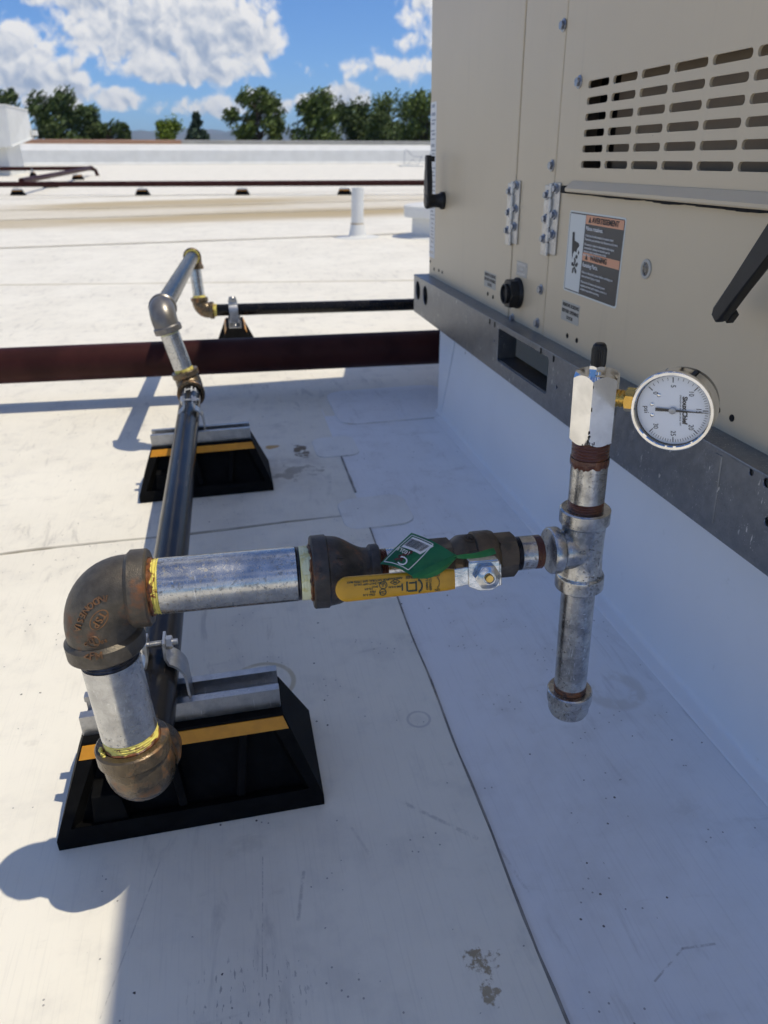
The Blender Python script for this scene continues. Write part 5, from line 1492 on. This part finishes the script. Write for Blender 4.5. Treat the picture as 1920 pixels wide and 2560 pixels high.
# ------------------------------------------------------------------ maroon conduit runs far across the roof
def far_runs():
    t = Thing('maroon_pipe', (0, 12.3, .1), 'thin maroon pipe run crossing the roof in the middle distance', 'pipe')
    p0, p1 = V((-3.17, 13.10, .2545)), V((3.01, 11.15, .1989)); d = (p1 - p0).normalized()
    bm = bmesh.new(); cyl(bm, p0 - d * 3, p1 + d * 3.5, .038, 24); t.part('pipe_body', bm, MAT['redpipe'])
    e = V((-2.75, 19.7, .405)); st = p0 + d * .35
    t2 = Thing('maroon_pipe', (-3, 16, .3), 'thin maroon pipe branch running back toward the parapet on the left', 'pipe')
    bm = bmesh.new(); cyl(bm, st + V((0, 0, .045)), e, .042, 24); t2.part('pipe_body', bm, MAT['redpipe'])
    bm = bmesh.new(); f0 = V((-4.77, 20.0, .424)); d2 = (f0 - e).normalized()
    cyl(bm, e - d2 * .06, f0 + d2 * 9, .042, 24); t2.part('pipe_body', bm, MAT['redpipe'])
    bm = bmesh.new(); bmesh.ops.create_uvsphere(bm, u_segments=20, v_segments=12, radius=.055, matrix=Matrix.Translation(e)); t2.part('elbow', bm, MAT['redpipe'])
    bm = bmesh.new(); tube(bm, [e, e + V((.10, -.03, -.04)), e + V((.14, -.04, -.19))], .042, 16); t2.part('drop_leg', bm, MAT['redpipe'])
    g = 'supports of the far maroon pipes'
    ang = math.atan2(d.y, d.x) + R(90)
    for i, (c, lab) in enumerate(((V((-2.93, 13.03, 0)), 'far maroon pipe support nearest the left edge'), (V((-1.06, 12.44, 0)), 'far maroon pipe support left of centre'), (V((.39, 11.97, 0)), 'far maroon pipe support in the middle of the run'), (V((1.84, 11.51, 0)), 'far maroon pipe support above the white vent pipe'))):
        o = place_support(sup1, (c.x, c.y, roofz(c.x, c.y) - .006), lab, ang - R(90) , g); o.scale = (.85, .85, .86)
    for k, lab in ((.30, 'lower support of the far maroon branch pipe'), (.72, 'upper support of the far maroon branch pipe')):
        c = st.lerp(e, k); o = place_support(sup1, (c.x, c.y, roofz(c.x, c.y) - .006), lab, 0, g); o.scale = (1, 1, .95)
    c = V((-4.05, 19.85, 0)); o = place_support(sup1, (c.x, c.y, roofz(c.x, c.y) - .006), 'support of the farthest maroon pipe at the upper left', R(90), g); o.scale = (1, 1, .95)
far_runs()

# ------------------------------------------------------------------ roof vents and far fixtures
def vents():
    t = Thing('vent_pipe', (1.03, 5.88, 0), 'slim white plumbing vent pipe standing on the sunny roof', 'vent pipe')
    bm = bmesh.new(); lathe(bm, frame((1.03, 5.88, .09), (.012, 0, .25)), [(.046, 0), (.046, .252), (.040, .252), (.038, .20)], 32, caps=False); t.part('pipe_body', bm, MAT['whitepaint'])
    bm = bmesh.new(); lathe(bm, frame((1.03, 5.88, .086), (.012, 0, .25)), [(.046, 0), (.0495, .001), (.0495, .012), (.046, .013)], 32); t.part('clamp_ring', bm, simple('tan_sealant_band', (.45, .36, .22), .6))
    bm = bmesh.new(); lathe(bm, Matrix.Translation((1.03, 5.88, -.003)), [(.17, 0), (.165, .004), (.075, .006), (.066, .02), (.052, .088), (.047, .098)], 36, .0012); t.part('flashing_boot', bm, MAT['whitepaint'], smooth=60)
    t = Thing('exhaust_vent', (1.63, 5.77, 0), 'white capped round roof vent half hidden behind the unit', 'roof vent')
    c = Matrix.Translation((1.63, 5.77, 0))
    bm = bmesh.new(); lathe(bm, c, [(.30, -.003), (.29, .003), (.21, .008), (.197, .02), (.192, .16)], 40); t.part('stack', bm, MAT['whitepaint'])
    bm = bmesh.new(); lathe(bm, c, [(.20, .140), (.252, .138), (.255, .145), (.255, .212), (.245, .222), (.12, .236), (0, .242)], 44); t.part('cap', bm, MAT['whitepaint'])
    t = Thing('roof_hood', (-4.6, 20.5, .2), 'white sloped sheet metal hood on the roof at the left edge', 'roof hood')
    bm = bmesh.new()
    q = [(-5.6, 20, .80), (-4.42, 20, .87), (-4.36, 20, 1.70), (-5.6, 20, 1.74)]
    w_ = [(-5.6, 22, .95), (-4.31, 22, 1.10), (-4.32, 22, 1.71), (-5.6, 22, 1.75)]
    A = [bm.verts.new(p) for p in q]; B_ = [bm.verts.new(p) for p in w_]
    bm.faces.new(A); bm.faces.new(B_)
    for i in range(4): bm.faces.new((A[i], A[(i + 1) % 4], B_[(i + 1) % 4], B_[i]))
    t.part('hood_body', bm, MAT['whitepaint'], smooth=0)
    bm = bmesh.new(); tube(bm, [(-5.6, 20, 1.74), (-4.36, 20, 1.70), (-4.32, 22, 1.71)], .018, 8); t.part('top_seam', bm, MAT['whitepaint'])
    bm = bmesh.new(); tube(bm, [(-4.42, 20, .87), (-4.31, 22, 1.10)], .025, 8); t.part('foot_flange', bm, MAT['whitepaint'])
    bm = bmesh.new(); box(bm, (-4.24, 21.9, 1.20), (.12, .2, .12), None, .01); t.part('side_bracket', bm, MAT['whitepaint'])
    bm = bmesh.new(); box(bm, (-5.2, 21.0, .55), (1.2, 1.5, .8), None, .02); t.part('hood_base', bm, MAT['whitepaint'])
    t = Thing('roof_kerb', (-6.2, 24, .3), 'white low kerb edge poking in at the far left', 'kerb')
    bm = bmesh.new(); box(bm, (-6.2, 24, .40), (1.45, .35, .28), None, .02); t.part('kerb_body', bm, MAT['whitepaint'])
    t = Thing('wire_bracket', (6.1, 24.3, .3), 'thin dark wire bracket at the parapet foot beside the unit', 'bracket')
    def pt(x, z): return (6.05 + x, 24.3, .26 + z)
    for pts in ([pt(-.28, .02), pt(-.26, .45), pt(-.2, .46), pt(.0, .28), pt(.3, .25)], [pt(-.5, .03), pt(-.1, .05), pt(.3, .03)], [pt(-.2, .02), pt(0, .2), pt(.15, .03), pt(.3, .3)]):
        bm = bmesh.new(); tube(bm, pts, .009, 6); t.part('wire', bm, MAT['boltsteel'])
    bm = bmesh.new(); box(bm, (6.0, 24.3, .27), (.7, .35, .05), None, .01); t.part('base_pad', bm, MAT['whitepaint'])
vents()

# ------------------------------------------------------------------ air between the roof and the hills
bm = bmesh.new(); box(bm, (0, 3700, 120), (19000, 10600, 282))
hz = mesh_obj('haze', bm, None, 0)
hm = bpy.data.materials.new('pale_air'); hm.use_nodes = True
for x in list(hm.node_tree.nodes): hm.node_tree.nodes.remove(x)
hg = G(hm.node_tree)
ho = hg.n('ShaderNodeOutputMaterial'); hv = hg.n('ShaderNodeVolumePrincipled')
hv.inputs['Color'].default_value = (.58, .77, 1.0, 1); hv.inputs['Density'].default_value = 1.3e-4; hv.inputs['Anisotropy'].default_value = .0
hm.node_tree.links.new(hv.outputs[0], ho.inputs['Volume'])
hz.data.materials.append(hm)
set_props(hz, kind='stuff')
